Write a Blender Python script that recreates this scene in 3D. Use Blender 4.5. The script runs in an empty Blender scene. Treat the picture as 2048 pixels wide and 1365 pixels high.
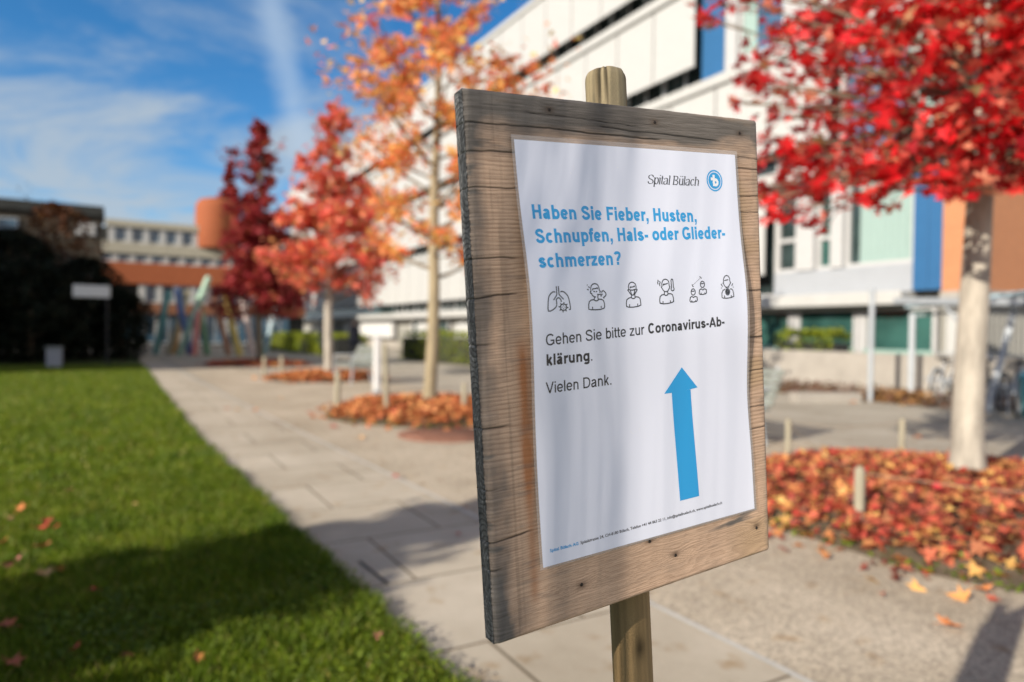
import bpy, bmesh, math, random
import numpy as np
from mathutils import Vector, Matrix
from math import sin, cos, pi, radians

random.seed(7)
RNG = np.random.default_rng(11)
sc = bpy.context.scene
col = sc.collection

# ------------------------------------------------------------------ camera
CAM_H = 1.3
yaw, roll, pitch = radians(30), radians(0.8), radians(-0.76)
fw = Vector((sin(yaw)*cos(pitch), cos(yaw)*cos(pitch), sin(pitch)))
r0 = Vector((cos(yaw), -sin(yaw), 0)); u0 = r0.cross(fw)
rt = cos(roll)*r0 + sin(roll)*u0; up = -sin(roll)*r0 + cos(roll)*u0
cam = bpy.data.cameras.new('camera')
cam.lens = 24; cam.sensor_width = 36; cam.clip_start = 0.05; cam.clip_end = 3000
cam.dof.use_dof = True; cam.dof.focus_distance = 0.735; cam.dof.aperture_fstop = 2.8
camo = bpy.data.objects.new('camera', cam); col.objects.link(camo)
M = Matrix.Identity(4)
for i in range(3):
    M[i][0] = rt[i]; M[i][1] = up[i]; M[i][2] = -fw[i]
M[0][3], M[1][3], M[2][3] = 0, 0, CAM_H
camo.matrix_world = M
sc.camera = camo

# ------------------------------------------------------------------ sun and sky
SUN_EL = radians(25)
SUN_H = Vector((0.952, 0.305, 0)).normalized()          # horizontal direction the light travels
sun = bpy.data.lights.new('sun', 'SUN'); sun.energy = 5.0; sun.angle = radians(0.53); sun.color = (1.0, 0.905, 0.77)
suno = bpy.data.objects.new('sun', sun); col.objects.link(suno)
ldir = Vector((SUN_H.x*cos(SUN_EL), SUN_H.y*cos(SUN_EL), -sin(SUN_EL)))
suno.rotation_euler = ldir.to_track_quat('-Z', 'Y').to_euler()
suno.location = (-20, -8, 20)

world = bpy.data.worlds.new('World'); sc.world = world; world.use_nodes = True
nt = world.node_tree; nt.nodes.clear()
N = nt.nodes.new; LK = nt.links.new
def wmath(op, a, b=None, c=None, clamp=False):
    n = N('ShaderNodeMath'); n.operation = op; n.use_clamp = clamp
    for i, v in enumerate((a, b, c)):
        if v is None: continue
        if isinstance(v, (int, float)): n.inputs[i].default_value = v
        else: LK(v, n.inputs[i])
    return n.outputs[0]
def wmix(f, a, b):
    n = N('ShaderNodeMix'); n.data_type = 'RGBA'
    for s, v in ((n.inputs[0], f), (n.inputs[6], a), (n.inputs[7], b)):
        if isinstance(v, (int, float)): s.default_value = v
        elif isinstance(v, tuple): s.default_value = (*v, 1)
        else: LK(v, s)
    return n.outputs[2]
out = N('ShaderNodeOutputWorld'); bg = N('ShaderNodeBackground')
sky = N('ShaderNodeTexSky'); sky.sky_type = 'NISHITA'; sky.sun_disc = False
sky.sun_elevation = SUN_EL; sky.sun_rotation = math.atan2(-SUN_H.x, -SUN_H.y)
sky.altitude = 450; sky.air_density = 1.0; sky.dust_density = 0.3; sky.ozone_density = 3.0
hs = N('ShaderNodeHueSaturation'); hs.inputs['Saturation'].default_value = 1.32; hs.inputs['Value'].default_value = 1.7
LK(sky.outputs[0], hs.inputs['Color'])
tc = N('ShaderNodeTexCoord'); sep = N('ShaderNodeSeparateXYZ'); LK(tc.outputs['Generated'], sep.inputs[0])
dx, dy, dz = sep.outputs
zz = wmath('MAXIMUM', wmath('ADD', dz, 0.06), 0.02)
comb = N('ShaderNodeCombineXYZ')
LK(wmath('DIVIDE', dx, zz), comb.inputs[0]); LK(wmath('DIVIDE', dy, zz), comb.inputs[1])
mp = N('ShaderNodeMapping'); mp.inputs['Scale'].default_value = (0.9, 0.62, 1); mp.inputs['Rotation'].default_value = (0, 0, 0.5)
mp.inputs['Location'].default_value = (1.3, 0.55, 0)
LK(comb.outputs[0], mp.inputs[0])
cn = N('ShaderNodeTexNoise'); cn.inputs['Scale'].default_value = 1.25; cn.inputs['Detail'].default_value = 9; cn.inputs['Roughness'].default_value = 0.62; cn.inputs['Distortion'].default_value = 0.7
LK(mp.outputs[0], cn.inputs['Vector'])
low = wmath('MULTIPLY_ADD', dz, -2.6, 1.50)             # more cloud towards the horizon
right = wmath('MULTIPLY', wmath('MAXIMUM', dx, 0.0), -0.8)
cl = wmath('ADD', wmath('MULTIPLY_ADD', cn.outputs[0], 4.0, -2.0), wmath('ADD', low, right))
mr = N('ShaderNodeMapRange'); mr.interpolation_type = 'SMOOTHSTEP'; LK(cl, mr.inputs[0])
mr.inputs[1].default_value = 0.25; mr.inputs[2].default_value = 1.35; mr.inputs[3].default_value = 0; mr.inputs[4].default_value = 0.88
# old contrail: a soft great-circle band
a_, b_ = Vector((0.16, 0.8964, 0.411)), Vector((0.199, 0.9348, 0.296))
cn_ = a_.cross(b_).normalized()
vm = N('ShaderNodeVectorMath'); vm.operation = 'DOT_PRODUCT'; LK(tc.outputs['Generated'], vm.inputs[0]); vm.inputs[1].default_value = cn_
wob = N('ShaderNodeTexNoise'); wob.inputs['Scale'].default_value = 9; wob.inputs['Detail'].default_value = 4; LK(tc.outputs['Generated'], wob.inputs['Vector'])
dist = wmath('ABSOLUTE', wmath('ADD', vm.outputs['Value'], wmath('MULTIPLY_ADD', wob.outputs[0], 0.034, -0.017)))
band = N('ShaderNodeMapRange'); band.interpolation_type = 'SMOOTHSTEP'; LK(dist, band.inputs[0])
band.inputs[1].default_value = 0.0; band.inputs[2].default_value = 0.033; band.inputs[3].default_value = 0.50; band.inputs[4].default_value = 0.0
front = wmath('GREATER_THAN', dy, 0.2)
ctr = wmath('MULTIPLY', band.outputs[0], front)
skyc = wmix(mr.outputs[0], hs.outputs[0], (5.2, 6.1, 7.0))
skyc = wmix(ctr, skyc, (5.6, 7.1, 9.0))
# added bright cloud behind the camera, never in view: fill light for the board
bk = N('ShaderNodeMapRange'); bk.interpolation_type = 'SMOOTHSTEP'; LK(dy, bk.inputs[0])
bk.inputs[1].default_value = 0.25; bk.inputs[2].default_value = -0.25; bk.inputs[3].default_value = 0; bk.inputs[4].default_value = 1
bc = N('ShaderNodeMapRange'); bc.interpolation_type = 'SMOOTHSTEP'; LK(cn.outputs[0], bc.inputs[0])
bc.inputs[1].default_value = 0.30; bc.inputs[2].default_value = 0.60; bc.inputs[3].default_value = 0.25; bc.inputs[4].default_value = 0.95
bl = N('ShaderNodeMapRange'); bl.interpolation_type = 'SMOOTHSTEP'; LK(dz, bl.inputs[0])
bl.inputs[1].default_value = 0.25; bl.inputs[2].default_value = 0.65; bl.inputs[3].default_value = 1; bl.inputs[4].default_value = 0
skyc = wmix(wmath('MULTIPLY', wmath('MULTIPLY', bk.outputs[0], bc.outputs[0]), bl.outputs[0]), skyc, (10.5, 10.6, 11.2))
# added grey-white veil overhead, out of view, to neutralise the blue ambient light
vz = N('ShaderNodeMapRange'); vz.interpolation_type = 'SMOOTHSTEP'; LK(dz, vz.inputs[0])
vz.inputs[1].default_value = 0.42; vz.inputs[2].default_value = 0.70; vz.inputs[3].default_value = 0; vz.inputs[4].default_value = 0.7
skyc = wmix(vz.outputs[0], skyc, (3.0, 2.95, 2.95))
LK(skyc, bg.inputs[0]); bg.inputs[1].default_value = 0.060
LK(bg.outputs[0], out.inputs[0])

sc.view_settings.view_transform = 'Standard'; sc.view_settings.look = 'None'
sc.view_settings.gamma = 1; sc.view_settings.exposure = 0.58; sc.view_settings.use_curve_mapping = False
sc.render.engine = 'CYCLES'
sc.cycles.use_denoising = True
sc.cycles.max_bounces = 6; sc.cycles.diffuse_bounces = 3; sc.cycles.glossy_bounces = 3
sc.cycles.transmission_bounces = 4; sc.cycles.transparent_max_bounces = 10
sc.cycles.caustics_reflective = False; sc.cycles.caustics_refractive = False
sc.cycles.sample_clamp_indirect = 6

# ------------------------------------------------------------------ helpers
def tag(o, label=None, cat=None, group=None, kind=None):
    if label: o['label'] = label
    if cat: o['category'] = cat
    if group: o['group'] = group
    if kind: o['kind'] = kind
    return o
def empty(name, loc, label, cat, group=None, rz=0):
    o = bpy.data.objects.new(name, None); col.objects.link(o)
    o.location = loc; o.rotation_euler = (0, 0, rz); o.empty_display_size = .1
    return tag(o, label, cat, group)
def copy_tree(o, parent=None):
    c = o.copy(); col.objects.link(c)
    if parent is not None: c.parent = parent
    for ch in list(o.children): copy_tree(ch, c)
    return c

def chain(o):
    v = Vector((0,0,0))
    while o is not None: v = v+o.location; o = o.parent
    return v
class MB:
    """collects shapes for ONE mesh"""
    def __init__(s): s.v = []; s.f = []; s.m = []; s.sm = []
    def add(s, vs, fs, mi=0, smooth=False):
        o = len(s.v); s.v += [tuple(p) for p in vs]
        for f in fs: s.f.append(tuple(i+o for i in f)); s.m.append(mi); s.sm.append(smooth)
    def box(s, x0, x1, y0, y1, z0, z1, mi=0, bev=0.0):
        b = min(bev, (x1-x0)/3, (y1-y0)/3, (z1-z0)/3)
        if b <= 0:
            s.add([(x0,y0,z0),(x1,y0,z0),(x1,y1,z0),(x0,y1,z0),(x0,y0,z1),(x1,y0,z1),(x1,y1,z1),(x0,y1,z1)],
                  [(3,2,1,0),(4,5,6,7),(0,1,5,4),(1,2,6,5),(2,3,7,6),(3,0,4,7)], mi); return
        bm = bmesh.new(); bmesh.ops.create_cube(bm, size=1)
        for v in bm.verts: v.co = Vector(((x0+x1)/2+v.co.x*(x1-x0), (y0+y1)/2+v.co.y*(y1-y0), (z0+z1)/2+v.co.z*(z1-z0)))
        bmesh.ops.bevel(bm, geom=bm.edges[:], offset=b, segments=2, affect='EDGES', profile=.5)
        bm.verts.index_update()
        s.add([v.co[:] for v in bm.verts], [[v.index for v in f.verts] for f in bm.faces], mi); bm.free()
    def obox(s, c, ax, ay, az, sx, sy, sz, mi=0):
        c = Vector(c); ax, ay, az = (Vector(a).normalized() for a in (ax, ay, az)); vs = []
        for k in (-.5, .5):
            for i, j in ((-.5,-.5), (.5,-.5), (.5,.5), (-.5,.5)): vs.append(c+ax*sx*i+ay*sy*j+az*sz*k)
        s.add(vs, [(3,2,1,0),(4,5,6,7),(0,1,5,4),(1,2,6,5),(2,3,7,6),(3,0,4,7)], mi)
    def tube(s, pts, rad, seg=8, mi=0, cap=True, smooth=True):
        pts = [Vector(p) for p in pts]; n = len(pts)
        if isinstance(rad, (int, float)): rad = [rad]*n
        vs = []; ref = None
        for i, p in enumerate(pts):
            d = (pts[min(i+1, n-1)]-pts[max(i-1, 0)])
            d = d.normalized() if d.length > 1e-9 else Vector((0,0,1))
            if ref is None: ref = d.orthogonal().normalized()
            a = (ref - d*ref.dot(d)); a = a.normalized() if a.length > 1e-6 else d.orthogonal().normalized(); ref = a
            b = d.cross(a)
            for k in range(seg):
                t = 2*pi*k/seg; vs.append(p+(a*cos(t)+b*sin(t))*rad[i])
        fs = [(i*seg+k, i*seg+(k+1)%seg, (i+1)*seg+(k+1)%seg, (i+1)*seg+k) for i in range(n-1) for k in range(seg)]
        s.add(vs, fs, mi, smooth)
        if cap:
            s.add(vs[:seg], [tuple(range(seg-1, -1, -1))], mi); s.add(vs[-seg:], [tuple(range(seg))], mi)
    def lathe(s, c, prof, seg=20, mi=0):
        c = Vector(c); vs = [c+Vector((r*cos(2*pi*k/seg), r*sin(2*pi*k/seg), z)) for r, z in prof for k in range(seg)]
        s.add(vs, [(i*seg+k, i*seg+(k+1)%seg, (i+1)*seg+(k+1)%seg, (i+1)*seg+k) for i in range(len(prof)-1) for k in range(seg)], mi, True)
    def ring(s, c, n, R, r, seg=24, k=6, mi=0):
        n = Vector(n).normalized(); a = n.orthogonal().normalized(); b = n.cross(a); c = Vector(c); vs = []
        for i in range(seg):
            t = 2*pi*i/seg; d = a*cos(t)+b*sin(t)
            for j in range(k):
                q = 2*pi*j/k; vs.append(c+d*(R+r*cos(q))+n*(r*sin(q)))
        s.add(vs, [(i*k+j, ((i+1)%seg)*k+j, ((i+1)%seg)*k+(j+1)%k, i*k+(j+1)%k) for i in range(seg) for j in range(k)], mi, True)
    def build(s, name, mats, parent=None, loc=None):
        me = bpy.data.meshes.new(name)
        vs = s.v
        pl = chain(parent)
        if parent is not None and loc is None:
            vs = [(x-pl.x, y-pl.y, z-pl.z) for x, y, z in vs]
        me.from_pydata(vs, [], s.f)
        for m in (mats if isinstance(mats, (list, tuple)) else [mats]): me.materials.append(m)
        me.polygons.foreach_set('material_index', s.m); me.polygons.foreach_set('use_smooth', s.sm)
        me.update()
        o = bpy.data.objects.new(name, me); col.objects.link(o)
        if parent is not None: o.parent = parent
        if loc is not None: o.location = loc
        return o
def world_empty(name, loc, label, cat, group=None):
    return empty(name, loc, label, cat, group)

def raw_mesh(name, V, loops, sizes, mats, parent=None, smooth=False, cols=None):
    """fast mesh from numpy arrays"""
    me = bpy.data.meshes.new(name)
    V = np.asarray(V, np.float32); loops = np.asarray(loops, np.int32); sizes = np.asarray(sizes, np.int32)
    if parent is not None: V = V - np.array(chain(parent), np.float32)
    me.vertices.add(len(V)); me.vertices.foreach_set('co', V.ravel())
    me.loops.add(len(loops)); me.loops.foreach_set('vertex_index', loops)
    me.polygons.add(len(sizes))
    st = np.zeros(len(sizes), np.int32); st[1:] = np.cumsum(sizes)[:-1]
    me.polygons.foreach_set('loop_start', st)
    try: me.polygons.foreach_set('loop_total', sizes)
    except Exception: pass
    if smooth: me.polygons.foreach_set('use_smooth', np.ones(len(sizes), bool))
    me.update(calc_edges=True); me.validate()
    if cols is not None:
        ca = me.color_attributes.new('tone', 'FLOAT_COLOR', 'POINT')
        c4 = np.ones((len(V), 4), np.float32); c4[:, :3] = cols
        ca.data.foreach_set('color', c4.ravel())
    for m in (mats if isinstance(mats, (list, tuple)) else [mats]): me.materials.append(m)
    o = bpy.data.objects.new(name, me); col.objects.link(o)
    if parent is not None: o.parent = parent
    return o

def rot_rand(n, tilt=1.0):
    """random rotation matrices; tilt 0 keeps the leaf flat, 1 any direction"""
    az = RNG.uniform(0, 2*pi, n); th = RNG.normal(0, 1, n)*tilt; ph = RNG.uniform(0, 2*pi, n)
    ca, sa = np.cos(az), np.sin(az)
    Rz = np.zeros((n, 3, 3)); Rz[:,0,0]=ca; Rz[:,0,1]=-sa; Rz[:,1,0]=sa; Rz[:,1,1]=ca; Rz[:,2,2]=1
    kx, ky = np.cos(ph), np.sin(ph); c, s = np.cos(th), np.sin(th); C = 1-c
    Rt = np.zeros((n, 3, 3))
    Rt[:,0,0]=c+kx*kx*C; Rt[:,0,1]=kx*ky*C; Rt[:,0,2]=ky*s
    Rt[:,1,0]=kx*ky*C; Rt[:,1,1]=c+ky*ky*C; Rt[:,1,2]=-kx*s
    Rt[:,2,0]=-ky*s; Rt[:,2,1]=kx*s; Rt[:,2,2]=c
    return Rt @ Rz
def star_leaf():
    """five-lobed leaf, 1 unit across, folded a little along the midrib; two halves"""
    half = [(0,-.12,0),(.17,-.22,.02),(.46,-.20,.10),(.22,.02,.05),(.50,.26,.06),(.17,.20,.03),(0,.62,-.06)]
    L = half; Rr = [(-x, y, z) for x, y, z in half[1:-1]]
    V = L + Rr                    # 0..6 left, 7..11 right (mirror of 1..5)
    F = [[0,1,2,3],[0,3,4,5],[0,5,6],[0,9,8,7],[0,11,10,9],[0,6,11]]
    return np.array(V), F
def kite_leaf():
    V = [(0,-.4,0),(.42,.05,.1),(0,.5,0),(-.42,.05,.1)]
    return np.array(V, float), [[0,1,2],[0,2,3]]
def oval_leaf():
    V = [(0,-.5,0),(.28,-.1,.06),(.22,.3,.05),(0,.5,0),(-.22,.3,.05),(-.28,-.1,.06)]
    return np.array(V, float), [[0,1,2,3],[0,3,4,5]]
def scatter(name, tmpl, P, size, tilt, mat, parent=None, jitter=.3, R=None):
    TV, TF = tmpl; n = len(P)
    if R is None: R = rot_rand(n, tilt)
    sz = np.asarray(size)*RNG.uniform(1-jitter, 1+jitter, n)
    curl = RNG.uniform(-.6, 1.6, n)
    T = np.repeat(TV[None], n, 0).copy(); T[:,:,2] *= curl[:,None]*1.6
    V = np.einsum('nij,nkj->nki', R, T)*sz[:,None,None] + np.asarray(P)[:,None,:]
    k = len(TV); flat = np.concatenate([np.array(f) for f in TF]); szs = np.array([len(f) for f in TF])
    loops = (flat[None]+(np.arange(n)*k)[:,None]).ravel(); sizes = np.tile(szs, n)
    return raw_mesh(name, V.reshape(-1,3), loops, sizes, mat, parent)

# ------------------------------------------------------------------ materials
def newmat(name):
    m = bpy.data.materials.new(name); m.use_nodes = True
    return m, m.node_tree, m.node_tree.nodes['Principled BSDF']
def mat(name, c, rough=.7, var=.12, scale=6.0, bump=0.0, bscale=40.0, metal=0.0, spec=.4, stretch=(1,1,1), coat=0):
    """plain procedural surface: two-octave tone variation and a fine bump"""
    m, t, p = newmat(name)
    tcn = t.nodes.new('ShaderNodeTexCoord'); mpn = t.nodes.new('ShaderNodeMapping'); mpn.inputs['Scale'].default_value = stretch
    t.links.new(tcn.outputs['Object'], mpn.inputs[0])
    nz = t.nodes.new('ShaderNodeTexNoise'); nz.inputs['Scale'].default_value = scale; nz.inputs['Detail'].default_value = 6; nz.inputs['Roughness'].default_value = .62
    t.links.new(mpn.outputs[0], nz.inputs['Vector'])
    rp = t.nodes.new('ShaderNodeValToRGB'); rp.color_ramp.elements[0].position = .3; rp.color_ramp.elements[1].position = .7
    rp.color_ramp.elements[0].color = tuple(max(0, x*(1-var)) for x in c)+(1,); rp.color_ramp.elements[1].color = tuple(min(1, x*(1+var)) for x in c)+(1,)
    t.links.new(nz.outputs[0], rp.inputs[0]); t.links.new(rp.outputs[0], p.inputs['Base Color'])
    p.inputs['Roughness'].default_value = rough; p.inputs['Metallic'].default_value = metal; p.inputs['Specular IOR Level'].default_value = spec
    p.inputs['Coat Weight'].default_value = coat
    if bump:
        b = t.nodes.new('ShaderNodeTexNoise'); b.inputs['Scale'].default_value = bscale; b.inputs['Detail'].default_value = 5
        t.links.new(mpn.outputs[0], b.inputs['Vector'])
        bn = t.nodes.new('ShaderNodeBump'); bn.inputs['Strength'].default_value = bump; bn.inputs['Distance'].default_value = .01
        t.links.new(b.outputs[0], bn.inputs['Height']); t.links.new(bn.outputs[0], p.inputs['Normal'])
    return m
def leafmat(name, cols, rough=.55, transl=.3, spec=.25, patch=0.0):
    """every leaf (mesh island) takes its own colour from the ramp"""
    m, t, p = newmat(name)
    g = t.nodes.new('ShaderNodeNewGeometry'); rp = t.nodes.new('ShaderNodeValToRGB'); rp.color_ramp.interpolation = 'LINEAR'
    e = rp.color_ramp.elements
    while len(e) < len(cols): e.new(.5)
    for i, (pos, c) in enumerate(cols): e[i].position = pos; e[i].color = (*c, 1)
    t.links.new(g.outputs['Random Per Island'], rp.inputs[0]); src = rp.outputs[0]
    if patch:                                             # worn and lush patches of the sward
        tcn = t.nodes.new('ShaderNodeTexCoord'); nz = t.nodes.new('ShaderNodeTexNoise'); nz.inputs['Scale'].default_value = 1.7; nz.inputs['Detail'].default_value = 5; nz.inputs['Roughness'].default_value = .65
        t.links.new(tcn.outputs['Object'], nz.inputs['Vector'])
        pr = t.nodes.new('ShaderNodeValToRGB'); q = pr.color_ramp.elements; q[0].position = .34; q[1].position = .66
        q[0].color = (1-patch*.55, 1-patch*.35, 1-patch*.5, 1); q[1].color = (1+patch*.8, 1+patch*.45, 1+patch*.3, 1); t.links.new(nz.outputs[0], pr.inputs[0])
        mm = t.nodes.new('ShaderNodeMix'); mm.data_type = 'RGBA'; mm.blend_type = 'MULTIPLY'; mm.inputs[0].default_value = 1
        t.links.new(src, mm.inputs[6]); t.links.new(pr.outputs[0], mm.inputs[7]); src = mm.outputs[2]
    t.links.new(src, p.inputs['Base Color'])
    p.inputs['Roughness'].default_value = rough; p.inputs['Specular IOR Level'].default_value = spec
    tr = t.nodes.new('ShaderNodeBsdfTranslucent'); t.links.new(src, tr.inputs[0])
    mx = t.nodes.new('ShaderNodeMixShader'); mx.inputs[0].default_value = transl
    o = t.nodes['Material Output']
    t.links.new(p.outputs[0], mx.inputs[1]); t.links.new(tr.outputs[0], mx.inputs[2]); t.links.new(mx.outputs[0], o.inputs[0])
    return m
def tonemat(name, rough=.8, spec=.3, bump=0, bscale=200, coat=0):
    m, t, p = newmat(name)
    a = t.nodes.new('ShaderNodeVertexColor'); a.layer_name = 'tone'; t.links.new(a.outputs[0], p.inputs['Base Color'])
    p.inputs['Roughness'].default_value = rough; p.inputs['Specular IOR Level'].default_value = spec; p.inputs['Coat Weight'].default_value = coat
    if bump:
        b = t.nodes.new('ShaderNodeTexNoise'); b.inputs['Scale'].default_value = bscale; b.inputs['Detail'].default_value = 4
        tcn = t.nodes.new('ShaderNodeTexCoord'); t.links.new(tcn.outputs['Object'], b.inputs['Vector'])
        bn = t.nodes.new('ShaderNodeBump'); bn.inputs['Strength'].default_value = bump; bn.inputs['Distance'].default_value = .002
        t.links.new(b.outputs[0], bn.inputs['Height']); t.links.new(bn.outputs[0], p.inputs['Normal'])
    return m
def brickmat(name, c1, c2, mortar, scale=1.0):
    m, t, p = newmat(name)
    tcn = t.nodes.new('ShaderNodeTexCoord'); sp = t.nodes.new('ShaderNodeSeparateXYZ'); t.links.new(tcn.outputs['Object'], sp.inputs[0])
    ad = t.nodes.new('ShaderNodeMath'); t.links.new(sp.outputs[0], ad.inputs[0]); t.links.new(sp.outputs[1], ad.inputs[1])
    cb = t.nodes.new('ShaderNodeCombineXYZ'); t.links.new(ad.outputs[0], cb.inputs[0]); t.links.new(sp.outputs[2], cb.inputs[1])
    b = t.nodes.new('ShaderNodeTexBrick'); b.inputs['Scale'].default_value = scale
    b.inputs['Brick Width'].default_value = .25; b.inputs['Row Height'].default_value = .075; b.inputs['Mortar Size'].default_value = .008
    b.inputs['Color1'].default_value = (*c1, 1); b.inputs['Color2'].default_value = (*c2, 1); b.inputs['Mortar'].default_value = (*mortar, 1)
    t.links.new(cb.outputs[0], b.inputs['Vector'])
    t.links.new(b.outputs[0], p.inputs['Base Color']); p.inputs['Roughness'].default_value = .85
    return m

# numpy value noise
def vnoise(x, y, seed=0):
    x = np.asarray(x, float); y = np.asarray(y, float); x, y = np.broadcast_arrays(x, y)
    xi = np.floor(x).astype(np.int64); yi = np.floor(y).astype(np.int64); fx = x-xi; fy = y-yi
    fx = fx*fx*(3-2*fx); fy = fy*fy*(3-2*fy)
    def h(i, j):
        n = (i*374761393 + j*668265263 + seed*1442695) & 0x7fffffff
        n = ((n ^ (n >> 13))*1274126177) & 0x7fffffff
        return ((n ^ (n >> 16)) & 0xffff)/65535.0
    return (h(xi,yi)*(1-fx)+h(xi+1,yi)*fx)*(1-fy)+(h(xi,yi+1)*(1-fx)+h(xi+1,yi+1)*fx)*fy
def fbm(x, y, seed=0, o=4):
    s = 0; a = .5
    for k in range(o): s = s+a*vnoise(x*2**k, y*2**k, seed+k*17); a *= .5
    return s/(1-.5**o)
def sstep(a, b, x):
    t = np.clip((x-a)/(b-a), 0, 1); return t*t*(3-2*t)
# ================================================================== THE SETTING: ground, path, lawn
def ground_mat(name, c, agg=0.0, joints=None):
    m, t, p = newmat(name)
    tcn = t.nodes.new('ShaderNodeTexCoord')
    big = t.nodes.new('ShaderNodeTexNoise'); big.inputs['Scale'].default_value = .8; big.inputs['Detail'].default_value = 8; big.inputs['Roughness'].default_value = .65
    t.links.new(tcn.outputs['Object'], big.inputs['Vector'])
    rp = t.nodes.new('ShaderNodeValToRGB'); e = rp.color_ramp.elements
    e[0].position = .32; e[1].position = .68
    e[0].color = (c[0]*.74, c[1]*.72, c[2]*.68, 1); e[1].color = (c[0]*1.1, c[1]*1.1, c[2]*1.1, 1)
    t.links.new(big.outputs[0], rp.inputs[0]); src = rp.outputs[0]
    def mul(a, fac, colr, blend='MULTIPLY'):
        x = t.nodes.new('ShaderNodeMix'); x.data_type = 'RGBA'; x.blend_type = blend
        if isinstance(fac, float): x.inputs[0].default_value = fac
        else: t.links.new(fac, x.inputs[0])
        t.links.new(a, x.inputs[6])
        if isinstance(colr, tuple): x.inputs[7].default_value = (*colr, 1)
        else: t.links.new(colr, x.inputs[7])
        return x.outputs[2]
    # brown leaf-tannin stains
    st = t.nodes.new('ShaderNodeTexNoise'); st.inputs['Scale'].default_value = 5.5; st.inputs['Detail'].default_value = 3
    t.links.new(tcn.outputs['Object'], st.inputs['Vector'])
    sr = t.nodes.new('ShaderNodeMapRange'); sr.inputs[1].default_value = .60; sr.inputs[2].default_value = .74; sr.inputs[4].default_value = .8
    t.links.new(st.outputs[0], sr.inputs[0])
    src = mul(src, sr.outputs[0], (.72, .58, .42))
    if agg:
        v = t.nodes.new('ShaderNodeTexVoronoi'); v.inputs['Scale'].default_value = 85
        t.links.new(tcn.outputs['Object'], v.inputs['Vector'])
        vr = t.nodes.new('ShaderNodeValToRGB'); q = vr.color_ramp.elements
        q[0].position = 0; q[0].color = (.55, .52, .50, 1); q[1].position = 1; q[1].color = (1.25, 1.2, 1.12, 1)
        hsep = t.nodes.new('ShaderNodeSeparateColor'); t.links.new(v.outputs['Color'], hsep.inputs[0]); t.links.new(hsep.outputs[0], vr.inputs[0])
        src = mul(src, agg, vr.outputs[0])
    fine = t.nodes.new('ShaderNodeTexNoise'); fine.inputs['Scale'].default_value = 160; fine.inputs['Detail'].default_value = 3
    t.links.new(tcn.outputs['Object'], fine.inputs['Vector'])
    fr = t.nodes.new('ShaderNodeMapRange'); fr.inputs[3].default_value = .8; fr.inputs[4].default_value = 1.18; t.links.new(fine.outputs[0], fr.inputs[0])
    fc = t.nodes.new('ShaderNodeCombineColor')
    for i in range(3): t.links.new(fr.outputs[0], fc.inputs[i])
    src = mul(src, 1.0, fc.outputs[0])
    if joints:
        b = t.nodes.new('ShaderNodeTexBrick'); b.inputs['Scale'].default_value = 1
        b.offset = joints[2]; b.inputs['Brick Width'].default_value = joints[0]; b.inputs['Row Height'].default_value = joints[1]
        b.inputs['Mortar Size'].default_value = .009; b.inputs['Mortar Smooth'].default_value = .3
        b.inputs['Color1'].default_value = (1, 1, 1, 1); b.inputs['Color2'].default_value = (.93, .92, .90, 1); b.inputs['Mortar'].default_value = (.30, .27, .22, 1)
        mpn = t.nodes.new('ShaderNodeMapping'); mpn.inputs['Location'].default_value = (.12, -.098, 0)
        t.links.new(tcn.outputs['Object'], mpn.inputs[0]); t.links.new(mpn.outputs[0], b.inputs['Vector'])
        src = mul(src, 1.0, b.outputs[0])
    t.links.new(src, p.inputs['Base Color']); p.inputs['Roughness'].default_value = .9; p.inputs['Specular IOR Level'].default_value = .25
    bn = t.nodes.new('ShaderNodeBump'); bn.inputs['Strength'].default_value = .5; bn.inputs['Distance'].default_value = .004
    t.links.new(fine.outputs[0], bn.inputs['Height']); t.links.new(bn.outputs[0], p.inputs['Normal'])
    return m
M_ground = ground_mat('pale_asphalt', (.40, .365, .31))
M_agg = ground_mat('exposed_aggregate', (.50, .45, .375), agg=.85)
M_slab = ground_mat('concrete_slabs', (.50, .45, .375), joints=(.98, .80, .5))
M_soil = mat('dark_soil', (.10, .075, .05), .95, .4, 9, .6, 60)
M_lawn = mat('lawn_earth', (.045, .07, .014), .95, .3, 3, .5, 90)

def sheet(name, pts, z, m, res=0):
    b = MB(); b.add([(x, y, z) for x, y in pts], [tuple(range(len(pts)))])
    o = b.build(name, m); o['kind'] = 'structure'; return o
g = sheet('ground', [(-600,-300),(600,-300),(600,1200),(-600,1200)], 0.0, M_ground)
# exposed-aggregate strip between the slab path and the planting
sheet('pavement', [(2.20,-6),(7.5,-6),(7.2,9),(5.6,16),(3.6,22),(2.0,30),(1.75,30),(1.89,11.33)], .004, M_agg)
edge = [(1.14,-6),(1.10,1.5),(1.08,2.38),(1.02,3.94),(.93,5.79),(.82,9.07),(.79,14),(.77,20.9),(.70,36)]
sheet('path', edge[:1]+[(2.235,-6),(2.23,1.75),(2.15,4.69),(1.89,11.33),(1.55,22),(1.3,36)]+edge[::-1][:-1], .008, M_slab)
b = MB()                                                     # pale metal strip between slabs and aggregate
jl = [(2.24,-6),(2.235,1.75),(2.155,4.69),(1.895,11.33),(1.56,22)]
for (x0,y0),(x1,y1) in zip(jl[:-1], jl[1:]): b.add([(x0-.016,y0,.0125),(x0+.016,y0,.0125),(x1+.016,y1,.0125),(x1-.016,y1,.0125)], [(0,1,2,3)])
o = b.build('edging_strip', mat('edging', (.50,.49,.46), .6, .15, 8)); o['kind'] = 'structure'
b = MB()                                                     # open dark joint in the slabs
b.add([(1.163,3.70,.0115),(1.18,3.70,.0115),(1.205,3.30,.0115),(1.185,3.30,.0115)], [(0,1,2,3)])
o = b.build('open_joint_in_path', mat('joint_dirt', (.05,.045,.04), .95)); o['kind'] = 'structure'

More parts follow.
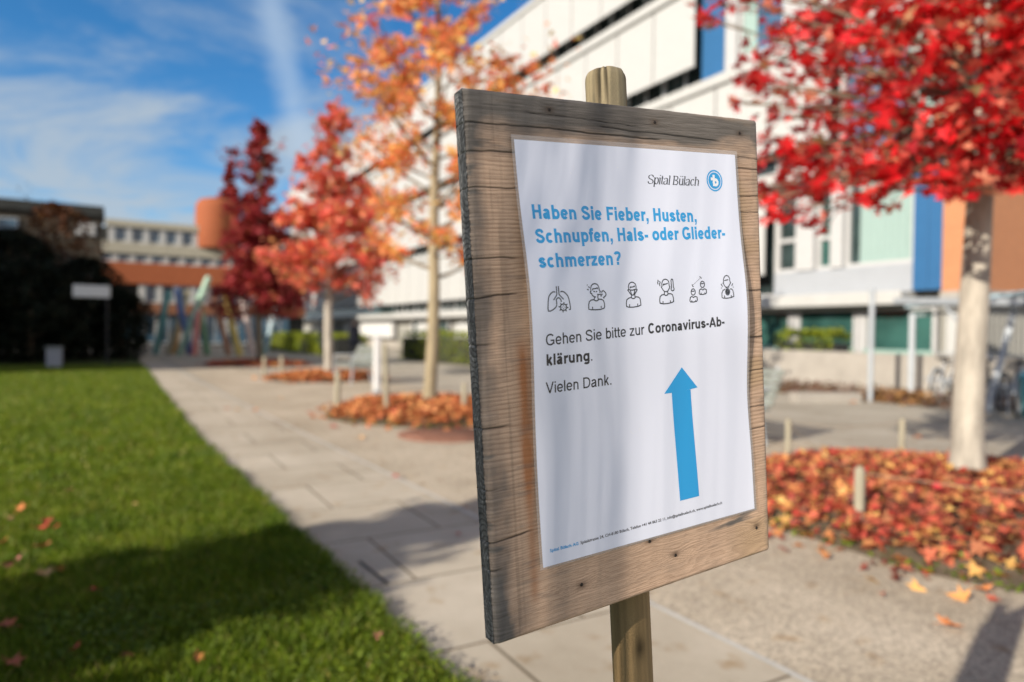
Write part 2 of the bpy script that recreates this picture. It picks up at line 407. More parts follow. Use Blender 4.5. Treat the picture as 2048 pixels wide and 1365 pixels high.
# lawn: earth sheet plus grass blades
lawn_pts = [(x-.01, y) for x, y in edge]+[(-45,36),(-45,-6)]
sheet('lawn', lawn_pts, .02, M_lawn)
EX_ = np.array([p[0] for p in edge]); EY_ = np.array([p[1] for p in edge])
def edge_x(y): return np.interp(y, EY_, EX_)
def grass(name, n, y0, y1, hmin, hmax, w, mt, label, left=.2, pw=1.0):
    y = y0+(y1-y0)*RNG.uniform(0, 1, n)**pw
    ex = edge_x(y)+RNG.normal(0, .014, n)+.09*(fbm(y*4, 0*y, 5)-.5)
    lo = -.13*y-left
    x = lo+(ex-lo)*RNG.uniform(0, 1, n)
    clump = fbm(x*5, y*5, 31)
    h = RNG.uniform(hmin, hmax, n)*(.55+.9*clump)
    a = RNG.uniform(0, 2*pi, n); wx = np.cos(a)*w*RNG.uniform(.6,1.3,n); wy = np.sin(a)*w*RNG.uniform(.6,1.3,n)
    b_ = RNG.uniform(0, 2*pi, n); ln = RNG.uniform(.15, .9, n)*h
    lx, ly = np.cos(b_)*ln, np.sin(b_)*ln
    z = np.full(n, .018)
    V = np.stack([np.stack([x-wx,y-wy,z],1), np.stack([x+wx,y+wy,z],1),
                  np.stack([x+wx*.8+lx*.4,y+wy*.8+ly*.4,z+h*.6],1), np.stack([x+lx,y+ly,z+h],1),
                  np.stack([x-wx*.8+lx*.4,y-wy*.8+ly*.4,z+h*.6],1)], 1).reshape(-1,3)
    base = (np.arange(n)*5)[:,None]
    loops = (base+np.array([[0,1,2,3,4]])).ravel()
    o = raw_mesh(name, V, loops, np.full(n,5), mt)
    return tag(o, label, 'grass', kind='stuff')
M_grass = leafmat('grass_blades', [(0,(.065,.115,.008)),(.35,(.125,.20,.012)),(.7,(.165,.245,.016)),(.93,(.24,.28,.035)),(1,(.36,.30,.12))], .5, .4, .3, .45)
M_clover = leafmat('clover_leaves', [(0,(.08,.125,.015)),(.6,(.16,.235,.02)),(1,(.24,.31,.035))], .5, .4, .3)
grass('grass', 95000, 1.2, 6.5, .03, .075, .0028, M_grass, 'short green lawn grass beside the slab path', pw=1.25)
grass('grass', 80000, 6.2, 26, .035, .08, .007, M_grass, 'mown green lawn stretching away to the dark bushes', left=1.0, pw=1.5)
n = 15000
yy = 1.2+3.4*RNG.uniform(0,1,n)**1.5; ex = edge_x(yy); xx = (-.13*yy-.2)+(ex+.02+.13*yy+.2)*RNG.uniform(0,1,n)
keep = fbm(xx*2.2, yy*2.2, 9) > .36+.10*(yy-1.8); xx, yy = xx[keep], yy[keep]
o = scatter('clover', oval_leaf(), np.stack([xx, yy, .045+.035*RNG.uniform(0,1,len(xx))],1), .021, .55, M_clover)
tag(o, 'clover and broad weed leaves in the near lawn', 'clover', kind='stuff')

# ================================================================== BUILDINGS
M_blind = mat('white_blind_panel', (.45,.452,.44), .55, .03, 3, .05, 30)
M_ledge = mat('white_ledge', (.44,.44,.425), .6, .05, 3)
M_frame = mat('window_frame_white', (.45,.45,.45), .45, .04, 4)
M_spand = mat('pale_grey_spandrel', (.34,.36,.39), .5, .04, 2)
M_blue = mat('blue_panel', (.028,.115,.26), .45, .05, 3)
M_mint = mat('mint_curtain', (.27,.37,.345), .8, .06, 4, .1, 20, stretch=(6,6,.5))
M_mintd = mat('mint_panel', (.25,.37,.33), .5, .06, 3)
M_dark = mat('dark_interior', (.03,.032,.03), .9, .3, 2)
M_conc = mat('concrete', (.33,.305,.27), .9, .12, 2.5, .3, 50)
M_brick = brickmat('orange_brick', (.50,.205,.09), (.45,.18,.08), (.42,.22,.12))
M_brickf = brickmat('deep_orange_brick', (.33,.085,.025), (.29,.07,.02), (.26,.09,.04))
M_grey = mat('grey_wall', (.30,.295,.27), .8, .06, 3, stretch=(8,8,.3))
def glassmat(name, c, rough=.06):
    m, t, p = newmat(name); p.inputs['Base Color'].default_value = (*c,1); p.inputs['Roughness'].default_value = rough
    p.inputs['Specular IOR Level'].default_value = .7
    nz = t.nodes.new('ShaderNodeTexNoise'); nz.inputs['Scale'].default_value = .7; nz.inputs['Detail'].default_value = 3
    tcn = t.nodes.new('ShaderNodeTexCoord'); t.links.new(tcn.outputs['Object'], nz.inputs[0])
    rp = t.nodes.new('ShaderNodeValToRGB'); rp.color_ramp.elements[0].position = .35; rp.color_ramp.elements[1].position = .65
    rp.color_ramp.elements[0].color = tuple(x*.5 for x in c)+(1,); rp.color_ramp.elements[1].color = tuple(x*1.5 for x in c)+(1,)
    t.links.new(nz.outputs[0], rp.inputs[0]); t.links.new(rp.outputs[0], p.inputs['Base Color'])
    return m
M_glass = glassmat('dark_window_glass', (.035,.055,.055))
M_glassb = glassmat('bluish_window_glass', (.06,.13,.22))
M_glassg = glassmat('green_window_glass', (.03,.085,.075))

UB = 17.0; Z0 = 2.13; SH = 3.66
hb = empty('clinic_building', (UB, 45, 0), 'long white four-storey hospital wing with lowered blind panels and blue infill', 'building')
b = MB(); b.box(17.75, 33, 9.03, 82, .0, 16.75); b.build('wall', M_grey, hb)
b = MB(); b.box(16.9, 33.2, 9.03, 82.2, 16.77, 17.05, bev=.03); b.build('roof', M_ledge, hb)
for i in range(4):
    z = Z0+SH*i; b = MB()
    b.box(16.86, 17.74, 9.04 if i else 9.9, 82, z, z+.34, bev=.02)
    b.build('ledge', M_ledge, hb)
# windows behind and the hanging blinds in front; one module is 2.1 m wide
def win_module(v, z):
    b = MB(); f = .09
    b.box(17.55,17.66,v,v+2.1,z,z+f); b.box(17.55,17.66,v,v+2.1,z+2.95-f,z+2.95)
    for q in (v, v+.95, v+2.1-f): b.box(17.55,17.66,q,q+f,z+f,z+2.95-f)
    fr = b.build('window', M_frame, hb)
    b = MB(); b.box(17.60,17.63,v+f,v+.95,z+f,z+2.95-f); b.box(17.60,17.63,v+.95+f,v+2.1-f,z+f,z+2.95-f)
    g_ = b.build('pane', M_glass, fr, loc=(0,0,0))
    g_.data.transform(Matrix.Translation(-hb.location)); return fr
def blind_module(v, z):
    b = MB(); b.box(16.99,17.05,v+.03,v+2.07,z,z+2.58,bev=.012); b.box(16.985,17.055,v+.012,v+2.088,z-.035,z-.001)
    b.box(17.06,17.50,v+2.05,v+2.075,z+.8,z+2.5)                    # guide arm behind the blind
    return b.build('blind', M_blind, hb)
w0 = win_module(14.16, Z0+.36); bl0 = blind_module(14.16, Z0+1.05)
first = True
far_w, far_b = MB(), MB()
starts = {0: 14.16, 1: 12.06, 2: 17.25, 3: 9.96}
for i in range(4):
    z = Z0+SH*i; v = starts[i]; k = 0
    vs_ = []
    while v < 80: vs_.append(v); v += 2.1
    if i == 2: vs_ += [13.0-2.1*q-2.1+.05 for q in range(2)]
    for v in vs_:
        if v > 46:
            far_w.box(17.56,17.64,v,v+2.05,z+.36,z+3.3)
            far_b.box(16.99,17.05,v+.012,v+2.088,z+1.05,z+3.63)
        elif not (i == 0 and v == 14.16):
            for src in (w0, bl0):
                c = copy_tree(src, hb); c.location = (0, v-14.16, SH*i)
tag(far_w.build('far_window_band', M_glass, hb), kind='stuff'); tag(far_b.build('far_blind_band', M_blind, hb), kind='stuff')
def part(name, m, u0_, u1_, v0, v1, z0, z1, bev=.0, parent=hb):
    b = MB(); b.box(u0_,u1_,v0,v1,z0,z1,bev=bev); return b.build(name, m, parent)
# ground-floor bay with raised blinds
part('spandrel', M_spand, 17.36,17.74, 9.83,14.1, 2.48,3.2, .01)
def bay_window(v0, v1, z0, z1, pane_m, curtain=None, transom=None):
    b = MB(); f = .10
    b.box(17.46,17.6,v0,v1,z0,z0+f); b.box(17.46,17.6,v0,v1,z1-f,z1); b.box(17.46,17.6,v0,v0+f,z0+f,z1-f); b.box(17.46,17.6,v1-f,v1,z0+f,z1-f)
    if transom: b.box(17.45,17.6,v0+f,v1-f,transom,transom+.12)
    fr = b.build('window', M_frame, hb)
    p_ = MB(); p_.box(17.54,17.57,v0+f,v1-f,z0+f,z1-f); q = p_.build('pane', pane_m, fr, loc=(0,0,0)); q.data.transform(Matrix.Translation(-hb.location))
    if curtain:
        c_ = MB(); nseg = 28; vs=[]
        for k in range(nseg+1):
            t_ = curtain[0]+(curtain[1]-curtain[0])*k/nseg; d_ = .022*sin(k*1.7)
            vs += [(17.515+d_, t_, z0+f), (17.515+d_, t_, z1-f)]
        c_.add(vs, [(2*k,2*k+2,2*k+3,2*k+1) for k in range(nseg)], smooth=True); q = c_.build('curtain', M_mint, fr, loc=(0,0,0)); q.data.transform(Matrix.Translation(-hb.location))
    return fr
bay_window(13.35,14.1,3.21,5.7, M_glass, None, 4.1)
part('pilaster', M_frame, 17.3,17.6, 12.72,13.33, 3.21,5.77, .01)
bay_window(12.2,12.7,3.21,5.7, M_glassg, None, 4.05)
part('pilaster', M_frame, 17.3,17.6, 11.82,12.18, 3.21,5.77, .01)
bay_window(9.9,11.8,3.21,5.7, M_glass, (9.98,11.42))
part('blue_panel', M_blue, 17.2,17.74, 9.44,9.81, 2.48,5.77, .004); part('blue_panel', M_blue, 17.2,17.74, 9.05,9.43, 2.48,5.77, .004)
# third-storey bay
zb = Z0+2*SH
part('blue_panel', M_blue, 17.3,17.74, 16.2,17.2, zb+.35,zb+3.6, .004)
part('pilaster', M_frame, 17.3,17.72, 15.72,16.18, zb+.35,zb+3.6, .01)
bay_window(13.95,15.70,zb+.75,zb+3.5, M_glassb, (15.05,15.62)); part('spandrel', M_frame, 17.42,17.74,13.95,15.7,zb+.35,zb+.74,.01)
part('pilaster', M_frame, 17.3,17.72, 13.2,13.93, zb+.35,zb+3.6, .01)
# second-storey short bay by the brick end
bay_window(9.2,12.0,Z0+SH+.36,Z0+SH+3.4, M_glassb, (9.3,10.2))
# recessed ground floor
part('plinth', M_conc, 17.60,17.74, 9.03,82, .02,.5)
for v0 in (9.3, 11.4, 13.5, 15.6, 17.7, 22, 26, 30, 34, 38, 42):
    fr_ = bay_window(v0+.05, v0+1.95, .5, 2.1, M_glassg if v0 < 20 else M_glass)
    if v0 < 14: part('mint_panel', M_mintd, 17.40,17.45, v0+.1, v0+1.9, .52, .98, .005)
    part('mullion', M_frame, 17.44,17.6, v0+1.96, v0+2.1, .5,2.1)
M_bright = mat('bright_white_panel', (.58,.58,.57), .5, .03, 3)
part('white_panel', M_bright, 17.2,17.5, 47.3,59.5, .75,1.85, .02); part('white_panel', M_blind, 17.2,17.5, 39.6,42.5, .8,1.8, .02)
part('white_panel', M_blind, 17.2,17.4, 31.6,36.5, .9,1.75, .02)

# brick end block
be = empty('brick_annex', (17.1, 8.6, 0), 'orange brick end block beside the white hospital wing, behind the red tree', 'building')
part('brick_wall', M_brick, 17.05,33, 8.2,9.025, 2.42,16.9, 0, be)
part('ledge', M_conc, 16.95,33.1, 8.1,9.02, 2.13,2.41, .01, be)
part('base_wall', M_grey, 17.35,33, 8.3,9.02, 0,2.12, 0, be)
part('white_panel', M_blind, 17.25,17.34, 8.35,9.0, .4,2.08, .01, be)
b = MB()
for k in range(60): b.box(17.4+.26*k,17.4+.26*k+.13,8.26,8.295,.05,2.1)
b.build('corrugated_cladding', M_grey, be)

# far hospital block across the end of the path
M_cream = mat('cream_render', (.36,.335,.265), .85, .06, 1.5)
M_bwhite = mat('white_column', (.42,.42,.41), .7, .04, 2)
M_brown = mat('brown_fascia', (.20,.085,.045), .8, .1, 2)
fb = empty('far_hospital_block', (4, 53, 0), 'cream and orange brick hospital block closing the far end of the path', 'building')
part('wall', M_dark, -1.7,12.40, 53.6,66, .0,8.0, 0, fb)
part('roof', M_cream, -.75,12.60, 53.0,66.2, 8.02,8.5, .03, fb)
part('upper_band', M_cream, -1.7,12.50, 53.02,53.58, 6.24,7.0, .02, fb)
part('brick_band', M_brickf, -1.6,12.50, 53.0,53.59, 4.22,5.66, .01, fb)
part('brown_fascia', M_brown, -1.2,12.40, 53.05,53.59, 2.22,2.95, .01, fb)
M_fwin = glassmat('far_window_glass', (.05,.10,.15))
def far_row(x0, x1, step, z0, z1, cw, off):
    x = x0
    while x < x1:
        b = MB(); b.box(x, x+cw, 53.1+off, 53.5, z0, z1); b.build('column', M_bwhite, fb)
        b = MB(); b.box(x+cw, x+step, 53.3, 53.36, z0, z1); b.box(x+cw, x+step, 53.27, 53.299, z0, z0+.14, 1); b.box(x+cw+(step-cw)*.5-.03, x+cw+(step-cw)*.5+.03, 53.27, 53.299, z0+.141, z1, 1)
        b.build('window', [M_fwin, M_bwhite], fb); x += step
far_row(-.6, 11.2, 1.02, 7.01, 8.01, .38, .03); far_row(-1.4, 11.2, 1.02, 5.67, 6.23, .36, .05)
far_row(1.2, 11.2, 1.06, 2.96, 4.21, .40, .02); far_row(-.8, 10.9, 1.5, .1, 2.2, .22, .06)
b = MB(); b.lathe((6.15, 53.7, 0), [(.01,6.95),(1.36,6.95),(1.42,7.1),(1.42,9.9),(1.34,10.25),(1.1,10.5),(.7,10.62),(0.01,10.66)], 48); b.build('stair_drum', M_brickf, fb)
# dark block on the left and the taller one outside the frame that shades the far lawn
M_dbrown = mat('shade_toned_brown', (.055,.045,.032), .85, .2, 2, stretch=(1,1,4))  # dark tone stands in for the tree shade over the left block
db = empty('dark_block', (-8, 45, 0), 'dark brown flat-roofed block at the left behind the black bushes', 'building')
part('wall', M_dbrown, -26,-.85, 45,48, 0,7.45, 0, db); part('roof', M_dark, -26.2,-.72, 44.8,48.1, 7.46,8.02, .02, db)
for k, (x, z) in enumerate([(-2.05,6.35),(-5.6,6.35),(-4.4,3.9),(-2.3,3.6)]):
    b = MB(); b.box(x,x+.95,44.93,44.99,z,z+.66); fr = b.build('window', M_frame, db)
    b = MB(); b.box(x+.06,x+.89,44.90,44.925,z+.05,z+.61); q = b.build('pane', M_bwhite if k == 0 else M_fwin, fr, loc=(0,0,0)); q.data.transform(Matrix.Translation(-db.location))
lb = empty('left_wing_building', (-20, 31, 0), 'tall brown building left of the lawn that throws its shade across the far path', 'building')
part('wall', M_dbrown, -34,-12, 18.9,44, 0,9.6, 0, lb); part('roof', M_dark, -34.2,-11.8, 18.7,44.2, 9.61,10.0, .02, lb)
# ================================================================== TREES AND PLANTING
def barkmat(name, c, spots=.35):
    m, t, p = newmat(name)
    tcn = t.nodes.new('ShaderNodeTexCoord'); mpn = t.nodes.new('ShaderNodeMapping'); mpn.inputs['Scale'].default_value = (5.5,5.5,1.6)
    t.links.new(tcn.outputs['Object'], mpn.inputs[0])
    nz = t.nodes.new('ShaderNodeTexNoise'); nz.inputs['Scale'].default_value = 1.6; nz.inputs['Detail'].default_value = 7; nz.inputs['Roughness'].default_value = .65
    t.links.new(mpn.outputs[0], nz.inputs['Vector'])
    rp = t.nodes.new('ShaderNodeValToRGB'); e = rp.color_ramp.elements; e[0].position = .30; e[1].position = .62
    e[0].color = tuple(x*(1-spots) for x in c)+(1,); e[1].color = (*c,1)
    t.links.new(nz.outputs[0], rp.inputs[0]); t.links.new(rp.outputs[0], p.inputs['Base Color'])
    sp = t.nodes.new('ShaderNodeSeparateXYZ'); t.links.new(tcn.outputs['Object'], sp.inputs[0])   # bare brown root collar
    ml = t.nodes.new('ShaderNodeMath'); ml.operation = 'MULTIPLY_ADD'; ml.inputs[1].default_value = .10; t.links.new(nz.outputs[0], ml.inputs[0]); t.links.new(sp.outputs[2], ml.inputs[2])
    zr = t.nodes.new('ShaderNodeMapRange'); zr.inputs[1].default_value = .13; zr.inputs[2].default_value = .16; zr.inputs[3].default_value = 1; zr.inputs[4].default_value = 0; t.links.new(ml.outputs[0], zr.inputs[0])
    mx = t.nodes.new('ShaderNodeMix'); mx.data_type = 'RGBA'; t.links.new(zr.outputs[0], mx.inputs[0]); t.links.new(rp.outputs[0], mx.inputs[6]); mx.inputs[7].default_value = (.085,.045,.03,1); t.links.new(mx.outputs[2], p.inputs['Base Color'])
    p.inputs['Roughness'].default_value = .9
    bn = t.nodes.new('ShaderNodeBump'); bn.inputs['Strength'].default_value = .9; bn.inputs['Distance'].default_value = .015
    t.links.new(nz.outputs[0], bn.inputs['Height']); t.links.new(bn.outputs[0], p.inputs['Normal'])
    return m
M_bark = barkmat('pale_bark', (.44,.40,.335), .5); M_barkd = barkmat('brown_bark', (.20,.16,.11)); M_barky = barkmat('yellow_bark', (.33,.27,.17))
L_red = leafmat('red_leaves', [(0,(.22,.010,.016)),(.16,(.50,.012,.018)),(.5,(.76,.018,.025)),(.76,(.86,.06,.055)),(.88,(.74,.16,.12)),(.95,(.66,.36,.20)),(1,(.22,.16,.06))], .38, .40, .5)
L_orange = leafmat('orange_leaves', [(0,(.80,.16,.09)),(.22,(.90,.29,.15)),(.5,(.92,.44,.17)),(.75,(.92,.56,.18)),(.92,(.88,.64,.18)),(1,(.44,.25,.09))], .5, .42, .3)
L_coral = leafmat('coral_leaves', [(0,(.70,.09,.08)),(.3,(.88,.17,.14)),(.6,(.92,.27,.17)),(.82,(.90,.38,.16)),(.92,(.55,.26,.09)),(1,(.34,.22,.07))], .5, .34, .3)
L_crim = leafmat('crimson_leaves', [(0,(.17,.018,.024)),(.4,(.34,.035,.045)),(.75,(.50,.065,.065)),(1,(.42,.13,.05))], .55, .3, .25)
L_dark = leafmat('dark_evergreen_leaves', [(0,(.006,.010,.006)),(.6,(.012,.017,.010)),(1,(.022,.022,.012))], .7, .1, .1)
L_rust = leafmat('rust_leaves', [(0,(.06,.02,.01)),(.6,(.11,.04,.015)),(1,(.15,.07,.02))], .6, .2, .2)
L_hedge = leafmat('hedge_leaves', [(0,(.10,.15,.012)),(.5,(.24,.30,.018)),(.85,(.34,.38,.025)),(1,(.40,.36,.05))], .5, .3, .35)

def tree(name, label, x, y, z0, H, r0_, first, prof, nl, leaves, per, size, bark, leafm, lean=(0,0), seed=1, droop=.0, group=None, tmpl=None, extra=None, twigs=5, spread=.22, tip=.05, dens=lambda t: 1.0):
    """trunk and limbs as one mesh; the crown is leaf-sized faces on the outer twigs. prof(t) = limb length at height share t"""
    rr = random.Random(seed); t_ = empty(name, (x, y, z0), label, 'tree', group)
    tb = MB()
    def axis(h): return Vector((x+lean[0]*h+.03*sin(h*1.7+seed), y+lean[1]*h+.03*cos(h*1.3+seed), z0+h))
    hs_ = [0,.08,.25,.6,1.0]+[1.0+(H-1.0)*k/9 for k in range(1,10)]
    tb.tube([axis(h)-Vector((0,0,.08 if h == 0 else 0)) for h in hs_], [r0_*(1.45 if h == 0 else 1.14 if h < .2 else 1)*max(.06,(1-.88*(h/H)**1.1)) for h in hs_], 14)
    P = []
    def clump(c, n, s):
        for _ in range(n): P.append((c.x+rr.gauss(0,s), c.y+rr.gauss(0,s), c.z+rr.gauss(0,s*.75)))
    for k in range(nl):
        t = (k+rr.random()*.6)/nl; h = first+(H-first)*t*.98
        az = k*2.39996+rr.uniform(-.4,.4); L = prof(t)*rr.uniform(.75,1.15)
        up_ = .25+.75*t-droop; p0 = axis(h); d = Vector((cos(az), sin(az), up_)).normalized()
        pts = [p0]; q = p0.copy(); dd = d.copy(); ns = 6
        for s in range(ns):
            dd = (dd+Vector((rr.uniform(-.2,.2), rr.uniform(-.2,.2), rr.uniform(-.12,.14)+.05))).normalized(); q = q+dd*L/ns; pts.append(q.copy())
        rb = r0_*max(.09,.34*(1-t)); tb.tube(pts, [max(.004,rb*(1-.85*s/ns)) for s in range(ns+1)], 6, 1)
        for s in range(twigs):
            f = rr.uniform(.28,1.0); i0 = min(int(f*ns), ns-1); a = pts[i0].lerp(pts[i0+1], f*ns-i0)
            e = a+Vector((rr.uniform(-1,1), rr.uniform(-1,1), rr.uniform(-.45,.5)))*L*spread*1.3
            tb.tube([a, a.lerp(e,.5)+Vector((0,0,.03)), e], [.007,.005,.003], 4, cap=False)
            if rr.random() > dens(t): continue
            for _ in range(per):
                w = rr.random()**.6; c = a.lerp(e, w); clump(c, leaves, L*spread*.36)
        clump(pts[-1], int(leaves*per//2*dens(t)), L*.10+tip)
    if extra:
        for (cx,cy,cz,rad,n,px,py,pz) in extra:
            c = Vector((cx,cy,cz)); a = Vector((px,py,pz))
            mid = a.lerp(c,.55)+Vector((0,0,.12)); tb.tube([a, mid, c], [.016,.011,.004], 6, 1)
            for _ in range(4):
                e = c+Vector((rr.gauss(0,1),rr.gauss(0,1),rr.gauss(0,.8)))*rad*.8; tb.tube([mid.lerp(c,.6), e], [.005,.002], 4, 1, cap=False)
            for _ in range(n):
                P.append((c.x+rr.gauss(0,rad*.55), c.y+rr.gauss(0,rad*.8), c.z+rr.gauss(0,rad*.55)))
    tb.build('trunk', [bark, M_barkd], t_)
    scatter('crown', tmpl or star_leaf(), np.array(P), size, .75, leafm, t_)
    return t_

# bright red sweetgum on the right: clumps laid along its own drooping limbs
RX, RY = 5.96, 2.90
rad_ = Vector((fw.x, fw.y, 0)).normalized(); lat = Vector((rt.x, rt.y, 0)).normalized()
def rpt(px, py, dep):
    """a point of the red tree given as metres right of its trunk axis and height; dep runs away from the path"""
    X = (px-1957)/248.0; Z = 1.3+(668-py)/248.0
    p = Vector((RX, RY, 0))+lat*X+rad_*dep; p.z = Z+dep*(Z-1.3)/5.5*.9
    q = Vector((RX, RY, 0))+lat*X*(1+dep/5.5)+rad_*dep
    return Vector((q.x, q.y, p.z))
ex_ = []
rr = random.Random(3)
RC = [(1400,40,22,34),(1455,8,30,44),(1505,-20,45,90),(1520,178,30,60),(1560,150,36,90),(1600,110,36,90),(1632,70,38,110),(1690,40,46,150),(1760,40,50,170),(1830,60,55,190),(1905,60,62,200),(1985,60,62,220),(2060,90,70,240),
      (1592,205,26,45),(1645,230,32,60),(1735,135,42,120),(1815,140,56,190),(1900,150,62,230),(1985,160,66,240),(2060,190,66,240),(1720,215,42,130),(1790,225,50,180),(1870,235,52,190),(1955,240,58,220),(2040,265,58,210),
      (1462,212,15,15),(1545,288,24,50),(1578,318,32,90),(1632,318,38,120),(1690,300,40,100),(1700,345,36,110),(1762,350,38,110),(1822,308,44,130),(1880,285,44,130),(1790,300,40,100),(1590,372,32,85),(1640,395,34,95),(1575,425,20,60),(1618,430,22,60),(1560,398,20,40),(1640,372,24,60),(1690,378,32,70),(1735,392,28,55),(1815,352,34,80),(1870,330,28,46),
      (1925,300,40,120),(1960,335,34,90),(1905,335,26,50),(2010,350,34,80),(1990,320,46,150),(2040,345,52,160),(2075,300,60,180),(1995,365,26,40),(2050,405,26,40),(1900,-30,80,200),(1800,-40,70,160),(2000,-40,90,220),(1700,-50,60,120),(2100,0,90,200),(1900,-150,100,200),(2030,-180,110,200),(1950,-300,110,180)]
for (px, py, r_, n_) in RC:
    near_trunk = 1-min(1, abs(px-1957)/420)
    for q in ([-.55,.65] if r_ > 30 else [rr.uniform(-.3,.3)]):
        dep = q*(.45+1.1*near_trunk)*rr.uniform(.6,1.3)
        c = rpt(px+rr.uniform(-8,8), py+rr.uniform(-8,8), dep)
        hh = max(2.45+.5*rr.random(), min(7.0, c.z-.25-abs(px-1957)/900)); a = Vector((RX+.015*hh, RY+.03*hh*0, hh))
        ex_.append((c.x, c.y, c.z, r_/248*.92, int(n_*(.23 if px < 1740 else .29)), a.x, a.y, a.z))
# the side away from the camera's left, mirrored limbs
for k in range(26):
    a_z = rr.uniform(-1.3, 1.6); L_ = rr.uniform(1.0, 2.4); hz = rr.uniform(2.9, 6.0)
    c = Vector((RX, RY, hz))+(lat*cos(a_z)+rad_*sin(a_z))*L_*(1-.12*(hz-2.5))
    ex_.append((c.x, c.y, c.z, .30, 55, RX, RY, max(2.2, hz-.5)))
tree('red_maple_tree', 'bright red autumn tree with pale trunk nearest the right edge', RX, RY, .16, 7.6, .122, 4.6, lambda t: 1.1*(1-t)+.35, 14, 5, 4, .135, M_bark, L_red, lean=(.012,.0), seed=5, extra=ex_, group='autumn trees along the path')
tree('autumn_tree', 'sparse orange and salmon autumn tree behind the tall white bollard', 4.30, 10.0, .14, 8.6, .105, 1.95, lambda t: 2.0*(1-t)**.75*(.6+.7*min(1,t*4))+.2, 46, 6, 5, .14, M_barky, L_orange, lean=(.012,.004), seed=12, group='autumn trees along the path', twigs=6, spread=.17, dens=lambda t: .85 if t < .5 else .62)
tree('autumn_tree', 'coral red autumn tree with thin brown top beside the grey bench', 4.80, 18.0, .12, 7.2, .125, 1.9, lambda t: (1.85*(1-.9*t)**.7) if t < .5 else 1.5*(1-t)**.7+.15, 66, 9, 5, .18, M_bark, L_coral, lean=(.012,.0), seed=21, group='autumn trees along the path', twigs=6, spread=.22, dens=lambda t: .62 if t < .42 else .36 if t < .6 else .17)
tree('autumn_tree', 'dark crimson autumn tree in front of the orange drum tower', 4.35, 25.6, .10, 8.6, .13, 1.6, lambda t: (1.75*(1-1.6*t) + .9*t if t < .42 else 1.75*(1-t)**.55*(.8+.35*sin(t*19)))+.12, 60, 8, 5, .20, M_barkd, L_crim, lean=(.0,.0), seed=33, droop=.22, group='autumn trees along the path', twigs=7, spread=.30, dens=lambda t: 1.0 if t < .5 else .42)
tree('autumn_tree', 'dark red treetop rising behind the orange drum tower', 9.0, 69.0, .0, 17.0, .2, 5.0, lambda t: 2.2*(1-t)**.8+.1, 46, 8, 5, .42, M_barkd, L_crim, seed=41, group='autumn trees along the path', twigs=6, spread=.24)
tree('autumn_tree', 'young red tree left of the lawn whose crown shades the near grass', -5.1, 1.95, .02, 4.0, .07, 1.7, lambda t: .66*(1-t)**.6+.10, 30, 13, 5, .12, M_bark, L_red, seed=52, group='autumn trees along the path', twigs=6, spread=.34)

# planting beds: soil mounds, fallen leaves
M_grassbed = M_soil
def bed(x, y, R, hgt, n, size, leafm, label, seed=0, green=0):
    b = MB(); nr, na = 14, 56; vs = [(x, y, hgt)]
    def wob(a): return R*(1+.05*sin(3*a+seed)+.04*sin(5*a+2*seed))
    def hz(f): return .006+hgt*(1-f**2.2)*.72+hgt*.28*(1-f**10)
    for i in range(1, nr+1):
        for k in range(na):
            a = 2*pi*k/na; f = i/nr; vs.append((x+wob(a)*f*cos(a), y+wob(a)*f*sin(a), hz(f) if i < nr else .006))
    fs = [(0, 1+k, 1+(k+1)%na) for k in range(na)]+[(1+(i-1)*na+k, 1+i*na+k, 1+i*na+(k+1)%na, 1+(i-1)*na+(k+1)%na) for i in range(1, nr) for k in range(na)]
    b.add(vs, fs, smooth=True); o = b.build('soil_bed', M_soil); o['kind'] = 'structure'
    a = RNG.uniform(0, 2*pi, n); f = np.sqrt(RNG.uniform(0, 1, n)); f = np.where((f > .93) & (RNG.uniform(0,1,n) < .6), f*.8, f); strays = RNG.uniform(0,1,n) < .025; f = np.where(strays, RNG.uniform(.97,1.22,n), f)
    W = R*(1+.05*np.sin(3*a+seed)+.04*np.sin(5*a+2*seed))
    fc_ = np.minimum(f, 1); zz_ = .014+hgt*(1-fc_**2.2)*.72+hgt*.28*(1-fc_**10)+np.where(f > 1, .006, RNG.uniform(0, .06, n))
    o = scatter('fallen_leaves', star_leaf(), np.stack([x+W*f*np.cos(a), y+W*f*np.sin(a), zz_], 1), size, .8, leafm, jitter=.42)
    tag(o, label, 'leaf litter', kind='stuff')
    if green:
        a = RNG.uniform(0, 2*pi, green); f = RNG.uniform(.86, 1.03, green); W = R*(1+.05*np.sin(3*a+seed)+.04*np.sin(5*a+2*seed))
        o = scatter('ground_cover', oval_leaf(), np.stack([x+W*f*np.cos(a), y+W*f*np.sin(a), .02+.09*RNG.uniform(0,1,green)*(1.05-f)*6], 1), .035, .8, M_clover)
        tag(o, label.split(' covering')[0]+': green weeds along the edge', 'weeds', kind='stuff')
L_lit = leafmat('fallen_leaf_mix', [(0,(.07,.03,.02)),(.16,(.26,.06,.04)),(.34,(.52,.07,.05)),(.52,(.56,.15,.08)),(.68,(.36,.15,.07)),(.82,(.60,.25,.09)),(.92,(.72,.45,.14)),(1,(.58,.03,.05))], .6, .2, .25)
L_lito = leafmat('fallen_orange_mix', [(0,(.30,.07,.03)),(.35,(.52,.16,.06)),(.7,(.60,.25,.09)),(.92,(.64,.36,.13)),(1,(.48,.07,.05))], .6, .2, .25)
bed(5.62, 2.80, 1.92, .20, 6200, .088, L_lit, 'red and orange fallen leaves covering the bed under the bright red tree', 1.0, 2600)
bed(4.35, 10.0, 1.68, .17, 4200, .10, L_lito, 'orange fallen leaves covering the round bed behind the notice board', 2.2, 1200)
bed(4.75, 18.0, 1.5, .15, 2400, .115, L_lito, 'orange fallen leaves covering the bed beside the grey bench', 3.0)
bed(4.30, 25.4, 1.75, .13, 1800, .13, L_lit, 'dark red fallen leaves covering the farthest bed in the shade', 4.1)

